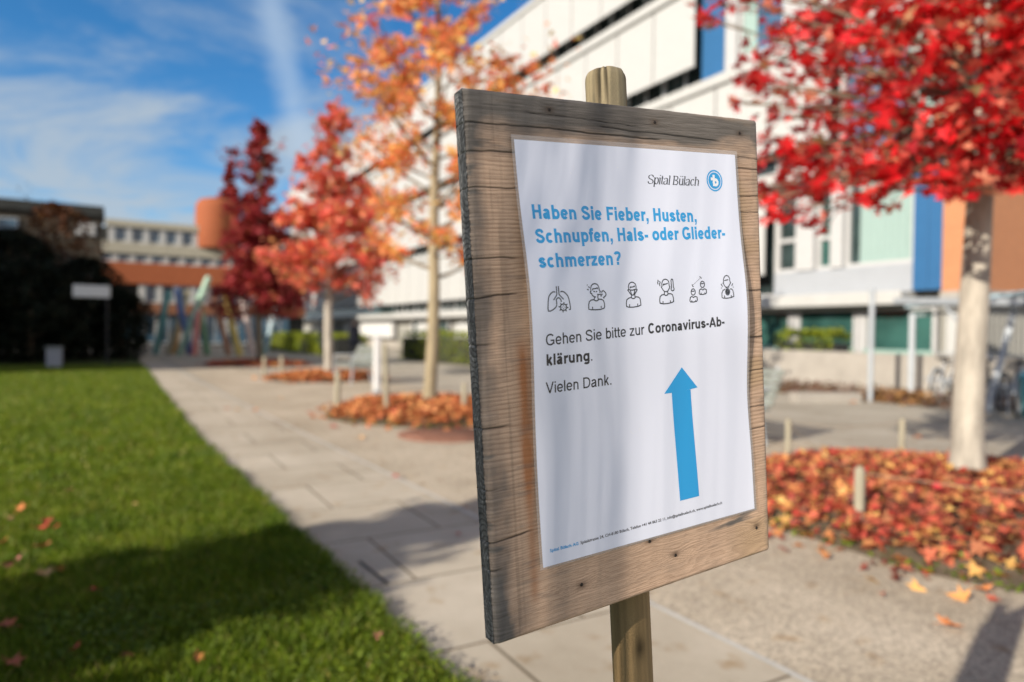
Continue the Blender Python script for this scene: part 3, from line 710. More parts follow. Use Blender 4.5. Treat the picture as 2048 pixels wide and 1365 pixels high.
# hedges: leaf faces over a twiggy core
def hedge(name, label, pts, w, h, n, size, group=None, m=None):
    """pts: centre line on the ground"""
    t_ = empty(name, (*pts[0], 0), label, 'hedge', group); b = MB(); P = []
    for (x0,y0),(x1,y1) in zip(pts[:-1], pts[1:]):
        d = Vector((x1-x0,y1-y0,0)); L_ = d.length; d.normalize(); nn = Vector((-d.y,d.x,0))
        b.obox(((x0+x1)/2,(y0+y1)/2,h*.42), d, nn, (0,0,1), L_, w*.7, h*.8)
        k = int(n*L_/sum(math.dist(a_,b_) for a_,b_ in zip(pts[:-1],pts[1:])))
        f = RNG.uniform(0,L_,k); s = RNG.uniform(-1,1,k); zc = RNG.uniform(.03,1,k)
        side = RNG.uniform(0,1,k) < .55
        s = np.where(side, np.sign(s), s); zc = np.where(side, zc, 1.0)
        bul = 1+.35*(fbm(f*1.2,zc*3,3)-.5)+.1*np.sin(f*1.7)
        off = s*w*.5*bul*(1-.25*np.maximum(0,zc-.7)); zc = zc*h*(1+.34*(fbm(f*1.1,s*1.5+9,8)-.5))
        P.append(np.stack([x0+d.x*f+nn.x*off, y0+d.y*f+nn.y*off, zc+RNG.normal(0,.03,k)],1))
    b.build('branches', M_dark, t_); scatter('foliage', oval_leaf(), np.concatenate(P), size, 1.0, m or L_hedge, t_)
    return t_
hedge('hedge', 'clipped green hedge right of the orange tree, along the white wing', [(13.4,14.5),(12.1,21.5),(11.5,29)], 1.3, 1.22, 9000, .10, 'hedges in front of the white wing')
hedge('hedge', 'light green rounded hedge behind the coral tree trunk', [(10.0,33.5),(9.4,38),(9.0,44)], 2.0, 1.0, 8000, .13, 'hedges in front of the white wing')
# ================================================================== THE NOTICE BOARD
SO = np.array([0.3293202, 0.57297349, 1.4856446])       # top-left corner of the sheet on the board plane
SX = np.array([0.99609738, -0.02004979, 0.08595362]); SY = np.array([-0.08559953, 0.01789807, 0.99616885]); SN = np.array([-0.02151138, -0.99963877, 0.01611197])
sign = empty('notice_sign', (0.581, 0.596, 0), 'weathered wooden notice board on a round post with a laminated white notice', 'sign')

# --- board: front face as a fine relief, tone per vertex is the wood's own colour
CR = [np.array(p) for p in ((-.0484,.0464),(.3403,.0447),(.3222,-.4774),(-.0565,-.4834))]
TH = .022
nx, ny = 300, 680
def axis_pts(n, L, front_r=.004, skirt=10):
    main = np.linspace(0, 1, n)
    return main
sk = 12
xs = np.concatenate([np.zeros(sk), np.linspace(0,1,nx), np.ones(3)]); xd = np.concatenate([np.linspace(TH, .0045, sk), np.zeros(nx), np.array([.0045,.012,TH])])
ys = np.concatenate([np.zeros(3), np.linspace(0,1,ny), np.ones(3)]); yd = np.concatenate([np.array([TH,.012,.0045]), np.zeros(ny), np.array([.0045,.012,TH])])
XA, YA = np.meshgrid(xs, ys); XD, YD = np.meshgrid(xd, yd)
WX, WY = .389, .523
X = XA*WX*1000; Y = YA*WY*1000                           # millimetres from the top-left of the board
r_ = 5.0
def rnd(dist, r):
    q = np.clip(1-dist/r, 0, 1); return r*(1-np.sqrt(1-q*q))
edge_noise = 1.6*(fbm(X/30, Y/30, 77)-.5)
depth = rnd(X, 7)+rnd(WX*1000-X, 4)+rnd(Y, 5)+rnd(WY*1000-Y, 4.5)
on_front = (XD == 0) & (YD == 0)
cd = np.clip(depth/1000, 0, .0045); D = np.where(on_front, cd, np.maximum(np.maximum(XD, YD), .0045))
# growth rings
SCREWS = ((44.1,-32.4),(179.5,-30),(309,-26.6),(45.3,449.3),(136.8,424.7),(172.2,448.4),(300.9,445))
def to_board(s_, t_):
    b_ = (t_/1000+.0455)/.5265; xl = -.0484-.0081*b_; xr = .3403-.0181*b_; return (s_/1000-xl)/(xr-xl)*389, b_*523
knots = [(352,262,20)]+[(*to_board(a_, b_), 8.5) for a_, b_ in SCREWS]
flow = Y+5*(fbm(X/160, Y/45, 3)-.5)*2+1.3*(fbm(X/45, Y/14, 4)-.5)*2
for kx, ky, kr in knots:
    rr2 = ((X-kx)/(kr*2.4))**2+((Y-ky)/kr)**2
    flow = flow+np.sign(Y-ky)*kr*.55*np.exp(-rr2)
lam = [0, 31, 62, 92, 158, 194, 255, 318, 372, 426, 470, 540]
pitch_ = np.array([2.0, 2.4, 4.3, 3.9, 3.6, 2.6, 4.4, 4.9, 3.7, 2.4, 1.9])
idx = np.clip(np.searchsorted(lam, Y.ravel(), 'right')-1, 0, 10).reshape(Y.shape)
ph = flow/pitch_[idx]+idx*.37
saw = ph-np.floor(ph)
late = sstep(.45,.93,saw)*(1-sstep(.93,1.0,saw))
late = late*(.55+.9*fbm(X/90, Y/9, 12))
fib = fbm(X/26, Y/.9, 20, 3)-.5
base = np.array([.56,.385,.270]); lt = np.array([.29,.175,.11])
tone = base[None,None]*(1+.22*(fbm(X/120, Y/40, 15)-.5)*2)[...,None]*(1+.5*fib)[...,None]
tone = tone*(1-late[...,None]*.6)+lt[None,None]*late[...,None]*.6
# golden patches and orange resin stain by the sheet edge
gold = sstep(.52,.75,fbm(X/70, Y/50, 41))*sstep(300,360,X)*.6
tone = tone*(1-gold[...,None])+np.array([.46,.31,.17])*gold[...,None]*(1-.5*late[...,None])
stn = np.exp(-((X-47)/7)**2)*sstep(225,262,Y)*(1-sstep(330,420,Y))*(.4+.9*fbm(X/8,Y/30,44))
stn += .5*np.exp(-((X-47)/5)**2)*sstep(330,345,Y)*(1-sstep(480,500,Y))
stn = np.clip(stn,0,.85); tone = tone*(1-stn[...,None])+np.array([.36,.135,.045])*stn[...,None]
# grey weathering: top, left edge, lower left corner, streaks
wea = (1-sstep(14,62,Y+26*(fbm(X/60,Y/24,50)-.5)*2))*(.45+.8*fbm(X/85,Y/18,51))
wea += (1-sstep(3,26,X+14*(fbm(X/20,Y/34,52)-.5)*2))*.75
wea += (1-sstep(8,36,X+20*(fbm(X/20,Y/30,53)-.5)*2))*sstep(440,505,Y)*.8
wea += sstep(.60,.78,fbm(X/42,Y/8,54))*.35*(1-sstep(40,110,X)*.6)
wea += (1-sstep(0,14,WX*1000-X+8*(fbm(X/9,Y/20,56)-.5)*2))*.35
wea += sstep(.55,.75,fbm(X/50,Y/7,58))*np.exp(-((X-330)/35)**2)*np.exp(-((Y-478)/16)**2)*1.2
wea += .30*np.exp(-((X-250)/90)**2)*(1-sstep(30,70,Y))
wea = np.clip(wea, 0, .93)
grey = np.array([.125,.118,.110])*(1+.9*fib+.5*(fbm(X/60,Y/2.2,60)-.5))[...,None]
tone = tone*(1-wea[...,None])+grey*wea[...,None]
vert = sstep(.62,.7,fbm(X/3.2,Y/160,62))*np.exp(-((X-26)/9)**2)*.4   # old vertical marks left of the sheet
tone = tone*(1-vert[...,None]*.5)
# cracks: (y at x=0, x from, x to, width, slope)
cracks = [(31,0,240,.75,.012),(58,0,62,.8,.0),(92,0,60,.7,.0),(92,330,389,.5,.0),(158,0,52,.8,.0),(194,0,50,.9,-.02),(318,0,34,.9,-.02),(426,0,52,.9,-.06),(452,0,16,.7,-.05),
          (16,60,210,.4,.03),(22,150,330,.6,.025),(40,230,389,.45,.02),(60,335,389,.7,.0),(112,338,389,.5,.0),(205,340,389,.8,.0),(268,350,389,1.0,-.02),(300,352,389,.5,.0),(352,348,389,.6,-.02),(378,350,389,.6,-.02),(442,175,230,.5,-.02),(238,0,20,.5,0),(376,0,18,.5,0)]
cut = np.zeros_like(X)
for cy_, xa, xb, wd, sl in cracks:
    yc = cy_+sl*X+1.5*(fbm(X/28, 0*X+cy_, 70)-.5)*2
    fade = sstep(xa-.1,xa+10,X+.2 if xa else X+11)*(1-sstep(xb-14,xb+1,X)) if xb < 389 else sstep(xa,xa+12,X)
    cut = np.maximum(cut, np.exp(-((Y-yc)/wd)**2)*fade)
for kx, ky, kr in knots:
    q = np.exp(-(((X-kx)/(kr*.75))**2+((Y-ky)/(kr*.42))**2)); sm = q*.75
    tone = tone*(1-sm[...,None])+np.array([.075,.045,.028])*sm[...,None]
tone = tone*(1-.93*cut[...,None])
# end grain on the left, dark and grey with curved rings
endg = (XD > 0) & (XA == 0)
er = np.sqrt((Y % 131-70)**2+(XD*1000*3.2+18)**2)
eline = sstep(.55,.95,(er/3.6) % 1)
et = np.array([.060,.062,.064])*(1+.8*(fbm(XD*900,Y/7,81)-.5)*2)[...,None]*(1-.75*eline[...,None])*1.35
et = et*(1+.9*sstep(.6,.75,fbm(XD*300,Y/2.2,84)))[...,None]
tone = np.where(endg[...,None], et, tone)
oth = ((YD > 0) | (XA == 1) & (XD > 0)) & ~endg
tone = np.where(oth[...,None], np.array([.10,.085,.07])*(1+.8*fib)[...,None], tone)
relief = (.35*late-.22*fib*2)*(~endg)*on_front+1.4*cut*on_front
D = D+relief/1000*.55*np.where(on_front,1,0)
en_x = np.where((XA == 0), .0012*(fbm(Y/9, Y/33, 90)-.5)+.0016*cut, 0)+np.where(XA == 1, .0022*(fbm(Y/22, Y/60, 91)-.6), 0)
en_y = np.where(YA == 1, .0026*(fbm(X/26, X/70, 92)-.5), 0)+np.where(YA == 0, .0016*(fbm(X/18, X/44, 93)-.5), 0)
cx2 = (1-XA)*(1-YA); c1 = XA*(1-YA); c2 = XA*YA; c3 = (1-XA)*YA
LX = cx2*CR[0][0]+c1*CR[1][0]+c2*CR[2][0]+c3*CR[3][0]+en_x
LY = cx2*CR[0][1]+c1*CR[1][1]+c2*CR[2][1]+c3*CR[3][1]+en_y
Pb = SO+LX[...,None]*SX+LY[...,None]*SY-D[...,None]*SN-.0015*SN
h_, w_ = X.shape; ii = np.arange(h_*w_).reshape(h_, w_)
q = np.stack([ii[1:,:-1], ii[1:,1:], ii[:-1,1:], ii[:-1,:-1]], -1).reshape(-1,4)
back = np.array([[ii[0,0], ii[0,-1], ii[-1,-1], ii[-1,0]]])
loops = np.concatenate([q.ravel(), back.ravel()]); sizes = np.full(len(q)+1, 4)
M_board = tonemat('weathered_board', .75, .25, .25, 900)
raw_mesh('board', Pb.reshape(-1,3), loops, sizes, M_board, sign, True, np.clip(tone,.004,.9).reshape(-1,3))

# --- screws
M_screw = mat('rusty_screw', (.025,.018,.014), .6, .3, 300, metal=.3)
for sx_, sy_ in SCREWS:
    c = SO+SX*sx_/1000-SY*sy_/1000+SN*(-.0022); b = MB()
    n_ = Vector(SN); b.tube([Vector(c)-n_*.004, Vector(c)+n_*.0006, Vector(c)+n_*.0012], [.0019,.0020,.0012], 12); b.build('screw', M_screw, sign)

# --- round post
pa = np.array([0.47692, 0.62364, 1.59889]); dirp = np.array([-.0649355,.01751515,1.0])
nz_, na = 520, 72
zt = np.linspace(0, 1.598, nz_); th = np.linspace(0, 2*pi, na, endpoint=False)
TT, ZZ = np.meshgrid(th, zt); ax = pa[None,None]+dirp[None,None]*(ZZ-pa[2])[...,None]
gr = fbm(TT/(2*pi)*46, ZZ*3.2, 101, 4); ck = sstep(.72,.80,vnoise(TT/(2*pi)*30+.6*fbm(ZZ*2,ZZ*3,5), ZZ*2.4, 105))*sstep(1.25,1.4,ZZ)
ck = np.maximum(ck, .8*sstep(.82,.88,vnoise(TT/(2*pi)*26, ZZ*1.7, 109)))
rad = .0232+.0006*(gr-.5)-.0022*ck
top = 1.598-ZZ; rad = rad-np.where(top < .012, .009*(1-np.sqrt(np.clip(1-(1-top/.012)**2,0,1))), 0)
PP = ax+rad[...,None]*(np.cos(TT)[...,None]*np.array([1,0,.065])+np.sin(TT)[...,None]*np.array([0,1,-.0175]))
tb_ = np.array([.36,.29,.175]); tl = np.array([.27,.18,.085]); mixz = sstep(1.25,1.05,ZZ)
tb_ = tb_*(1-mixz[...,None])+tl*mixz[...,None]
pt = tb_*(.62+.8*gr)[...,None]; pt = pt*(1-.8*ck[...,None])
kn = np.exp(-(((TT-4.45)/.30)**2+((ZZ-.945)/.012)**2)); pt = pt*(1-.7*kn[...,None])
gd = sstep(.5,.7,fbm(TT/(2*pi)*30,ZZ*1.6,111))*.35; pt = pt*(1-gd[...,None])+np.array([.36,.24,.11])*gd[...,None]
ii = np.arange(nz_*na).reshape(nz_, na); jj = np.roll(ii, -1, 1)
q = np.stack([ii[:-1], jj[:-1], jj[1:], ii[1:]], -1).reshape(-1,4)
capc = np.array([pa+dirp*(1.5985-pa[2])]); V = np.concatenate([PP.reshape(-1,3), capc]); ci = nz_*na
tri = np.stack([ii[-1], jj[-1], np.full(na, ci)], -1)
raw_mesh('post', V, np.concatenate([q.ravel(), tri.ravel()]), np.concatenate([np.full(len(q),4), np.full(na,3)]), tonemat('post_wood', .8, .25, .4, 500), sign, True,
         np.clip(np.concatenate([pt.reshape(-1,3), [[.20,.16,.10]]]), .01, .9))

# --- the laminated sheet, A3, curling away from the board in the middle
def dmm(s, t):
    x = np.clip(s/297, 0, 1); y = np.clip(t/420, 0, 1); sg = np.where(y < .37, .2, .27)
    d = .6+11.5*np.exp(-((y-.37)/sg)**2)*(1-x)**1.5+5*np.exp(-((y-.42)/.17)**2)*x**2.5
    env = np.sin(pi*np.clip(y,0,1))
    return d+.35*env*np.sin(x*7+y*3)+.22*env*np.sin(x*13-y*9+1)
def surf(s, t, off=0):
    s = np.asarray(s, float); t = np.asarray(t, float)
    s = s-2.6*np.exp(-((t/420-.68)/.12)**2)*np.clip(s/297,0,1)**3+1.2*np.exp(-((t/420-.38)/.12)**2)*np.clip(s/297,0,1)**3
    return SO+(s/1000)[...,None]*SX-(t/1000)[...,None]*SY+((dmm(s,t)+off)/1000)[...,None]*SN
def surf_mesh(name, s0, s1, t0, t1, ns, ntt, off, m, parent, smooth=True):
    S, T = np.meshgrid(np.linspace(s0,s1,ns), np.linspace(t0,t1,ntt)); P = surf(S, T, off)
    ii = np.arange(ns*ntt).reshape(ntt, ns)
    q = np.stack([ii[1:,:-1], ii[1:,1:], ii[:-1,1:], ii[:-1,:-1]], -1).reshape(-1,4)
    return raw_mesh(name, P.reshape(-1,3), q.ravel(), np.full(len(q),4), m, parent, smooth)
def gloss(name, c, rough=.13, bump=.22):
    m, t, p = newmat(name); p.inputs['Base Color'].default_value = (*c,1); p.inputs['Roughness'].default_value = .6
    p.inputs['Coat Weight'].default_value = 1.0; p.inputs['Coat Roughness'].default_value = rough; p.inputs['Coat IOR'].default_value = 1.45
    tcn = t.nodes.new('ShaderNodeTexCoord'); nz = t.nodes.new('ShaderNodeTexNoise'); nz.inputs['Scale'].default_value = 38; nz.inputs['Detail'].default_value = 4
    t.links.new(tcn.outputs['Object'], nz.inputs['Vector'])
    bn = t.nodes.new('ShaderNodeBump'); bn.inputs['Strength'].default_value = bump; bn.inputs['Distance'].default_value = .003
    t.links.new(nz.outputs[0], bn.inputs['Height']); t.links.new(bn.outputs[0], p.inputs['Coat Normal'])
    return m
M_paper = gloss('laminated_paper', (.80,.825,.95))
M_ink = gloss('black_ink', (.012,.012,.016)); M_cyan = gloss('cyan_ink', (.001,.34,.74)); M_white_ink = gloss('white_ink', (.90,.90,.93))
poster = surf_mesh('notice_sheet', 0, 297, 0, 420, 100, 141, 0, M_paper, sign)
poster['label'] = 'white laminated sheet with German text, six line icons and a blue arrow'
# clear film margin round the paper
m, t, p = newmat('clear_film'); p.inputs['Base Color'].default_value = (.75,.72,.70,1); p.inputs['Roughness'].default_value = .18; p.inputs['Specular IOR Level'].default_value = .8
tr = t.nodes.new('ShaderNodeBsdfTransparent'); mx = t.nodes.new('ShaderNodeMixShader'); mx.inputs[0].default_value = .30
t.links.new(tr.outputs[0], mx.inputs[1]); t.links.new(p.outputs[0], mx.inputs[2]); t.links.new(mx.outputs[0], t.nodes['Material Output'].inputs[0]); M_film = m
def ring_mesh(name, mrg, mt, off, inner=0.0):
    Vs, L_, Z_ = [], [], []
    def strip(s0,s1,t0,t1,ns,ntt):
        S, T = np.meshgrid(np.linspace(s0,s1,ns), np.linspace(t0,t1,ntt)); o_ = sum(len(v) for v in Vs); Vs.append(surf(S,T,off).reshape(-1,3))
        ii = np.arange(ns*ntt).reshape(ntt,ns)+o_; q = np.stack([ii[1:,:-1], ii[1:,1:], ii[:-1,1:], ii[:-1,:-1]],-1).reshape(-1,4); L_.append(q.ravel()); Z_.append(np.full(len(q),4))
    a, b_, c_, d_ = mrg
    strip(-a,297+b_,-c_,-inner,60,3); strip(-a,297+b_,420+inner,420+d_,60,3); strip(-a,-inner,-inner,420+inner,3,120); strip(297+inner,297+b_,-inner,420+inner,3,120)
    return raw_mesh(name, np.concatenate(Vs), np.concatenate(L_), np.concatenate(Z_), mt, poster, True)
ring_mesh('film_margin', (3.2,3.4,4.6,2.0), M_film, .05)

# --- stroke lettering
def sup(cx, cy, rx, ry, a0, a1, n=14, e=2.25):
    out_ = []
    for k in range(n+1):
        a = radians(a0+(a1-a0)*k/n); c, s = cos(a), sin(a)
        out_.append((cx+rx*math.copysign(abs(c)**(2/e), c), cy+ry*math.copysign(abs(s)**(2/e), s)))
    return out_
def cat(pts, n=7):
    out_ = []; P = [pts[0]]+list(pts)+[pts[-1]]
    for i in range(1, len(P)-2):
        for k in range(n):
            u = k/n; a, b_, c, d_ = P[i-1], P[i], P[i+1], P[i+2]
            out_.append(tuple(.5*((2*b_[j])+(-a[j]+c[j])*u+(2*a[j]-5*b_[j]+4*c[j]-d_[j])*u*u+(-a[j]+3*b_[j]-3*c[j]+d_[j])*u**3) for j in (0,1)))
    return out_+[pts[-1]]
XH, KH = 519, 716
ADV = dict(A=(667,722),C=(722,722),D=(722,722),F=(611,611),G=(778,778),H=(722,722),S=(667,667),V=(667,667),B=(667,722),a=(556,556),b=(556,611),c=(500,556),d=(556,611),e=(556,556),f=(278,333),g=(556,611),h=(556,611),i=(222,278),k=(500,556),l=(222,278),m=(833,889),n=(556,611),o=(556,611),p=(556,611),r=(333,389),s=(500,556),t=(278,333),u=(556,611),v=(500,556),z=(500,500))
ADV.update({',':(278,278),'.':(278,278),'-':(333,333),'?':(556,611),' ':(278,278)})
def glyph(ch, w, bold):
    if ch in 'äü':
        st, a = glyph('a' if ch == 'ä' else 'u', w, bold); x = a/2
        for dx_ in (-105, 105): st.append(([(x+dx_, KH-w*.95), (x+dx_, KH)], 1))
        return st, a
    adv = ADV[ch][1 if bold else 0]; hw = w/2; st_x = 68+hw; X, K = XH, KH; R_ = adv-36-hw; S = []
    def add(p, f=1): S.append((p, f))
    if ch == 'o': add(sup(adv/2, X/2, adv/2-38-hw, X/2+8-hw, 0, 360, 34))
    elif ch in 'bp':
        add([(st_x, 0 if ch == 'b' else -205), (st_x, K if ch == 'b' else X)]); add(sup((st_x+R_)/2, X/2, (R_-st_x)/2, X/2+8-hw, 0, 360, 34))
    elif ch in 'dg':
        xr = adv-68-hw; xl = 36+hw
        add([(xr, 0 if ch == 'd' else -60), (xr, K if ch == 'd' else X)]); add(sup((xr+xl)/2, X/2, (xr-xl)/2, X/2+8-hw, 0, 360, 34))
        if ch == 'g': add(sup((xr+xl)/2+4, -65, (xr-xl)/2-4, 145-hw, 0, -158, 14))
    elif ch in 'nh':
        xr = adv-66-hw; add([(st_x,0),(st_x, X if ch == 'n' else K)]); add(sup((st_x+xr)/2, X-215, (xr-st_x)/2, 223-hw, 180, 0, 18)+[(xr,0)])
    elif ch == 'm':
        xr = adv-66-hw; xm = (st_x+xr)/2; add([(st_x,0),(st_x,X)])
        add(sup((st_x+xm)/2, X-200, (xm-st_x)/2, 208-hw, 180, 0, 16)+[(xm,0)]); add(sup((xr+xm)/2, X-200, (xr-xm)/2, 208-hw, 180, 0, 16)+[(xr,0)])
    elif ch == 'u':
        xr = adv-66-hw; add([(xr,0),(xr,X)]); add([(st_x,X)]+sup((st_x+xr)/2, 215, (xr-st_x)/2, 223-hw, 180, 360, 18))
    elif ch == 'r': add([(st_x,0),(st_x,X)]); add(sup(adv-8, X-235, adv-8-st_x, 240-hw, 180, 86, 10))
    elif ch == 'k': add([(st_x,0),(st_x,K)]); add([(st_x+hw*.3,170),(adv-40-hw,X)]); add([(st_x+(adv-st_x)*.34,290),(adv-18-hw,0)])
    elif ch == 'l': add([(adv/2,0),(adv/2,K)])
    elif ch == 'i': add([(adv/2,0),(adv/2,X)]); add([(adv/2,K-w*.98),(adv/2,K)])
    elif ch == 't': x = adv*.44; add([(x,664),(x,115)]+sup(x+95,112,95,116-hw,180,268,8)+[(adv-18,hw+2)]); add([(16,X-hw*.85),(adv-18,X-hw*.85)],.85)
    elif ch == 'f': x = adv*.46; add([(x,0),(x,K-130)]+sup(x+110,K-130,110,136-hw,180,92,8)+[(adv+14,K+4-hw)]); add([(14,X-hw*.85),(adv-14,X-hw*.85)],.85)
    elif ch == 'e': add([(36+hw*1.3,X*.49),(adv-36-hw,X*.49)],.82); add(sup(adv/2,X/2,adv/2-36-hw,X/2+8-hw,0,322,32))
    elif ch == 'c': add(sup(adv/2+6,X/2,adv/2-36-hw,X/2+8-hw,42,318,28))
    elif ch == 'a':
        xr = adv-88-hw; add(sup((xr+60+hw)/2,X-170,(xr-60-hw)/2,178-hw,166,0,14)+[(xr,120),(xr+8,50),(xr+34,0)])
        add(cat([(xr,305),(adv*.48,268),(64+hw*.7,215),(40+hw,142),(70+hw*.9,hw+8),(adv*.40,hw-8),(xr-60,hw+52),(xr,175)]))
    elif ch in 'sS':
        T = (X if ch == 's' else K)+8-hw; B = hw-8; L = 38+hw; Rr = adv-38-hw; H_ = T-B; m_ = (L+Rr)/2
        add(cat([(Rr-.04*adv,T-.23*H_),(Rr-.14*adv,T-.06*H_),(m_,T),(L+.12*adv,T-.055*H_),(L+.01*adv,T-.23*H_),(L+.12*adv,T-.39*H_),(m_,T-.49*H_),(Rr-.11*adv,B+.40*H_),(Rr,B+.23*H_),(Rr-.13*adv,B+.05*H_),(m_,B),(L+.10*adv,B+.06*H_),(L-.005*adv,B+.25*H_)],6))
    elif ch == 'z': add([(44,X-hw*.9),(adv-44,X-hw*.9)],.9); add([(adv-62-hw*.4,X-hw),(58+hw*.4,hw)],.95); add([(36,hw*.9),(adv-36,hw*.9)],.9)
    elif ch == 'v': add([(10+hw,X),(adv/2,hw*.2)],.95); add([(adv-10-hw,X),(adv/2,hw*.2)],.95)
    elif ch == 'V': add([(8+hw,K),(adv/2,hw*.2)]); add([(adv-8-hw,K),(adv/2,hw*.2)])
    elif ch == 'A': add([(4+hw,0),(adv/2,K-hw*.2)]); add([(adv-4-hw,0),(adv/2,K-hw*.2)]); add([(adv*.22,K*.29),(adv*.78,K*.29)],.85)
    elif ch == 'H': add([(st_x+8,0),(st_x+8,K)]); add([(adv-76-hw,0),(adv-76-hw,K)]); add([(st_x,K*.53),(adv-70-hw,K*.53)],.9)
    elif ch == 'F': add([(st_x+8,0),(st_x+8,K)]); add([(st_x,K-hw*.9),(adv-38,K-hw*.9)],.9); add([(st_x,K*.49),(adv-90,K*.49)],.9)
    elif ch == 'D': x0 = st_x+8; add([(x0,0),(x0,K)]); add([(x0,K-hw*.95),(adv*.45,K-hw*.95)]+sup(adv*.45,K/2,adv-48-hw-adv*.45,K/2-hw*.95,90,-90,20)+[(x0,hw*.95)],.95)
    elif ch == 'B': x0 = st_x+8; add([(x0,0),(x0,K)]); add([(x0,K-hw),(adv*.45,K-hw)]+sup(adv*.45,K*.75,adv*.34,K*.25-hw,90,-90,12)+[(x0,K*.5+hw*.3)],.95); add([(adv*.45,K*.5+hw*.3)]+sup(adv*.48,K*.26,adv*.38,K*.26-hw*.9,90,-90,12)+[(x0,hw)],.95)
    elif ch == 'C': add(sup(adv/2+6,K/2,adv/2-42-hw,K/2+10-hw,40,320,28))
    elif ch == 'G': add(sup(adv/2,K/2,adv/2-42-hw,K/2+10-hw,40,332,28)); add([(adv*.53,K*.42),(adv-62,K*.42)],.9); add([(adv-66-hw*.9,K*.42),(adv-66-hw*.9,70)],.9)
    elif ch == '?': add(sup(adv/2,K-195,adv/2-52-hw,203-hw,168,-38,16)+[(adv*.54,310),(adv*.5,255),(adv*.5,200)]); add([(adv/2,0),(adv/2,w)])
    elif ch == ',': add([(adv/2,0),(adv/2,w)]); add([(adv/2+hw*.45,hw*.9),(adv/2+hw*.3,-w*.35),(adv/2-hw*.5,-w*.95)],.5)
    elif ch == '.': add([(adv/2,0),(adv/2,w)])
    elif ch == '-': add([(32,245),(adv-32,245)],.95)
    return S, adv
class Ink:
    def __init__(s): s.v = []; s.f = []; s.k = 0
    def stroke(s, pts, width, nib=None, maxseg=4.0):
        """pts in paper millimetres (s right, t down)"""
        q = [pts[0]]
        for a, b_ in zip(pts[:-1], pts[1:]):
            n = max(1, int(math.dist(a,b_)/maxseg))
            for k in range(1, n+1): q.append((a[0]+(b_[0]-a[0])*k/n, a[1]+(b_[1]-a[1])*k/n))
        q = [p_ for i, p_ in enumerate(q) if i == 0 or math.dist(p_, q[i-1]) > 1e-4]
        if len(q) < 2: return
        o = len(s.v); n = len(q); closed = math.dist(q[0], q[-1]) < .06
        for i in range(n):
            if closed: a, b_ = (q[i-1] if i else q[-2]), (q[i+1] if i < n-1 else q[1])
            else: a, b_ = q[max(i-1,0)], q[min(i+1,n-1)]
            dx_, dy_ = b_[0]-a[0], b_[1]-a[1]; L = math.hypot(dx_, dy_) or 1; dx_ /= L; dy_ /= L
            wd = width
            if nib: wd = nib[0]+(nib[1]-nib[0])*abs(sin(math.atan2(dy_, dx_)-nib[2]))
            if 0 < i < n-1:
                e1 = (q[i][0]-q[i-1][0], q[i][1]-q[i-1][1]); l1 = math.hypot(*e1) or 1
                cs = (e1[0]*dx_+e1[1]*dy_)/l1; wd = wd/max(.62, cs)
            s.v.append((q[i][0]-dy_*wd/2, q[i][1]+dx_*wd/2, s.k)); s.v.append((q[i][0]+dy_*wd/2, q[i][1]-dx_*wd/2, s.k))
        for i in range(n-1): s.f.append((o+2*i, o+2*i+2, o+2*i+3, o+2*i+1))
        s.k += 1
    def poly(s, pts, faces):
        o = len(s.v); s.v += [(a, b_, s.k) for a, b_ in pts]; s.f += [tuple(i+o for i in f) for f in faces]; s.k += 1
    def disc(s, c, r, n=32, r0=0, ys=1.0):
        if r0: s.stroke([(c[0]+(r+r0)/2*cos(2*pi*k/n), c[1]+(r+r0)/2*ys*sin(2*pi*k/n)) for k in range(n+1)], r-r0)
        else: s.poly([c]+[(c[0]+r*cos(2*pi*k/n), c[1]+r*ys*sin(2*pi*k/n)) for k in range(n)], [(0, 1+k, 1+(k+1)%n) for k in range(n)])
    def text(s, txt, s0, s1, t0, t1, cap, w, bold, shear=0, nib=None, trail=True):
        em = cap/KH; gl = [glyph(c, w, bold) for c in txt]; tot = sum(a for _, a in gl)
        xmin = min(x for x, y in gl[0][0][0][0])-w/2; last = gl[-1]; xe = tot-last[1]+max(x for st in last[0] for x, y in st[0])+w/2*(0.9)
        sx = (s1-s0)/(xe-xmin); cur = -xmin
        for S_, a in gl:
            for pts, f in S_:
                def mp_(x, y):
                    ss = s0+(cur+x+shear*y)*sx; return (ss, t0+(t1-t0)*(ss-s0)/(s1-s0)-y*em)
                # mean width of the two scales, so stems stay even
                s.stroke([mp_(x, y) for x, y in pts], w*f*(.5*sx+.5*em), nib)
                if nib and len(pts) == 2 and pts[0][0] == pts[1][0] and abs(pts[1][1]-pts[0][1]) > 300:      # serifs on the upright stems
                    x, (yb, yt) = pts[0][0], sorted((pts[0][1], pts[1][1]))
                    s.stroke([mp_(x-80, yb+12), mp_(x+95, yb+12)], .42); s.stroke([mp_(x-120, yt-45), mp_(x, yt-8)], .5)
            cur += a
    def build(s, name, m, off=.10, step=.006):
        a = np.array(s.v); P = surf(a[:,0], a[:,1], 0)+SN[None]*((off+(a[:,2]%9)*step)/1000)[:,None]
        b_ = MB(); b_.add(P.tolist(), s.f); return b_.build(name, m, sign) if False else raw_mesh(name, P, np.concatenate([np.array(f) for f in s.f]), np.array([len(f) for f in s.f]), m, poster)
k = Ink()
k.text('Haben Sie Fieber, Husten,', 12.8, 230.2, 76.9, 78.8, 14.3, 162, True)
k.text('Schnupfen, Hals- oder Glieder-', 13.0, 273.6, 101.0, 97.7, 14.3, 162, True)
k.text('schmerzen?', 13.0, 116.5, 125.2, 124.3, 14.3, 162, True)
k.build('heading_lettering', M_cyan)
k = Ink()
k.text('Gehen Sie bitte zur', 15.1, 142.7, 200.9, 199.3, 11.2, 100, False)
k.text('Coronavirus-Ab-', 147.6, 260.9, 199.1, 198.4, 11.2, 152, True)
k.text('klärung', 15.0, 67.6, 220.5, 220.6, 11.2, 152, True); k.text('.', 69.8, 71.2, 220.7, 220.7, 11.2, 96, False)
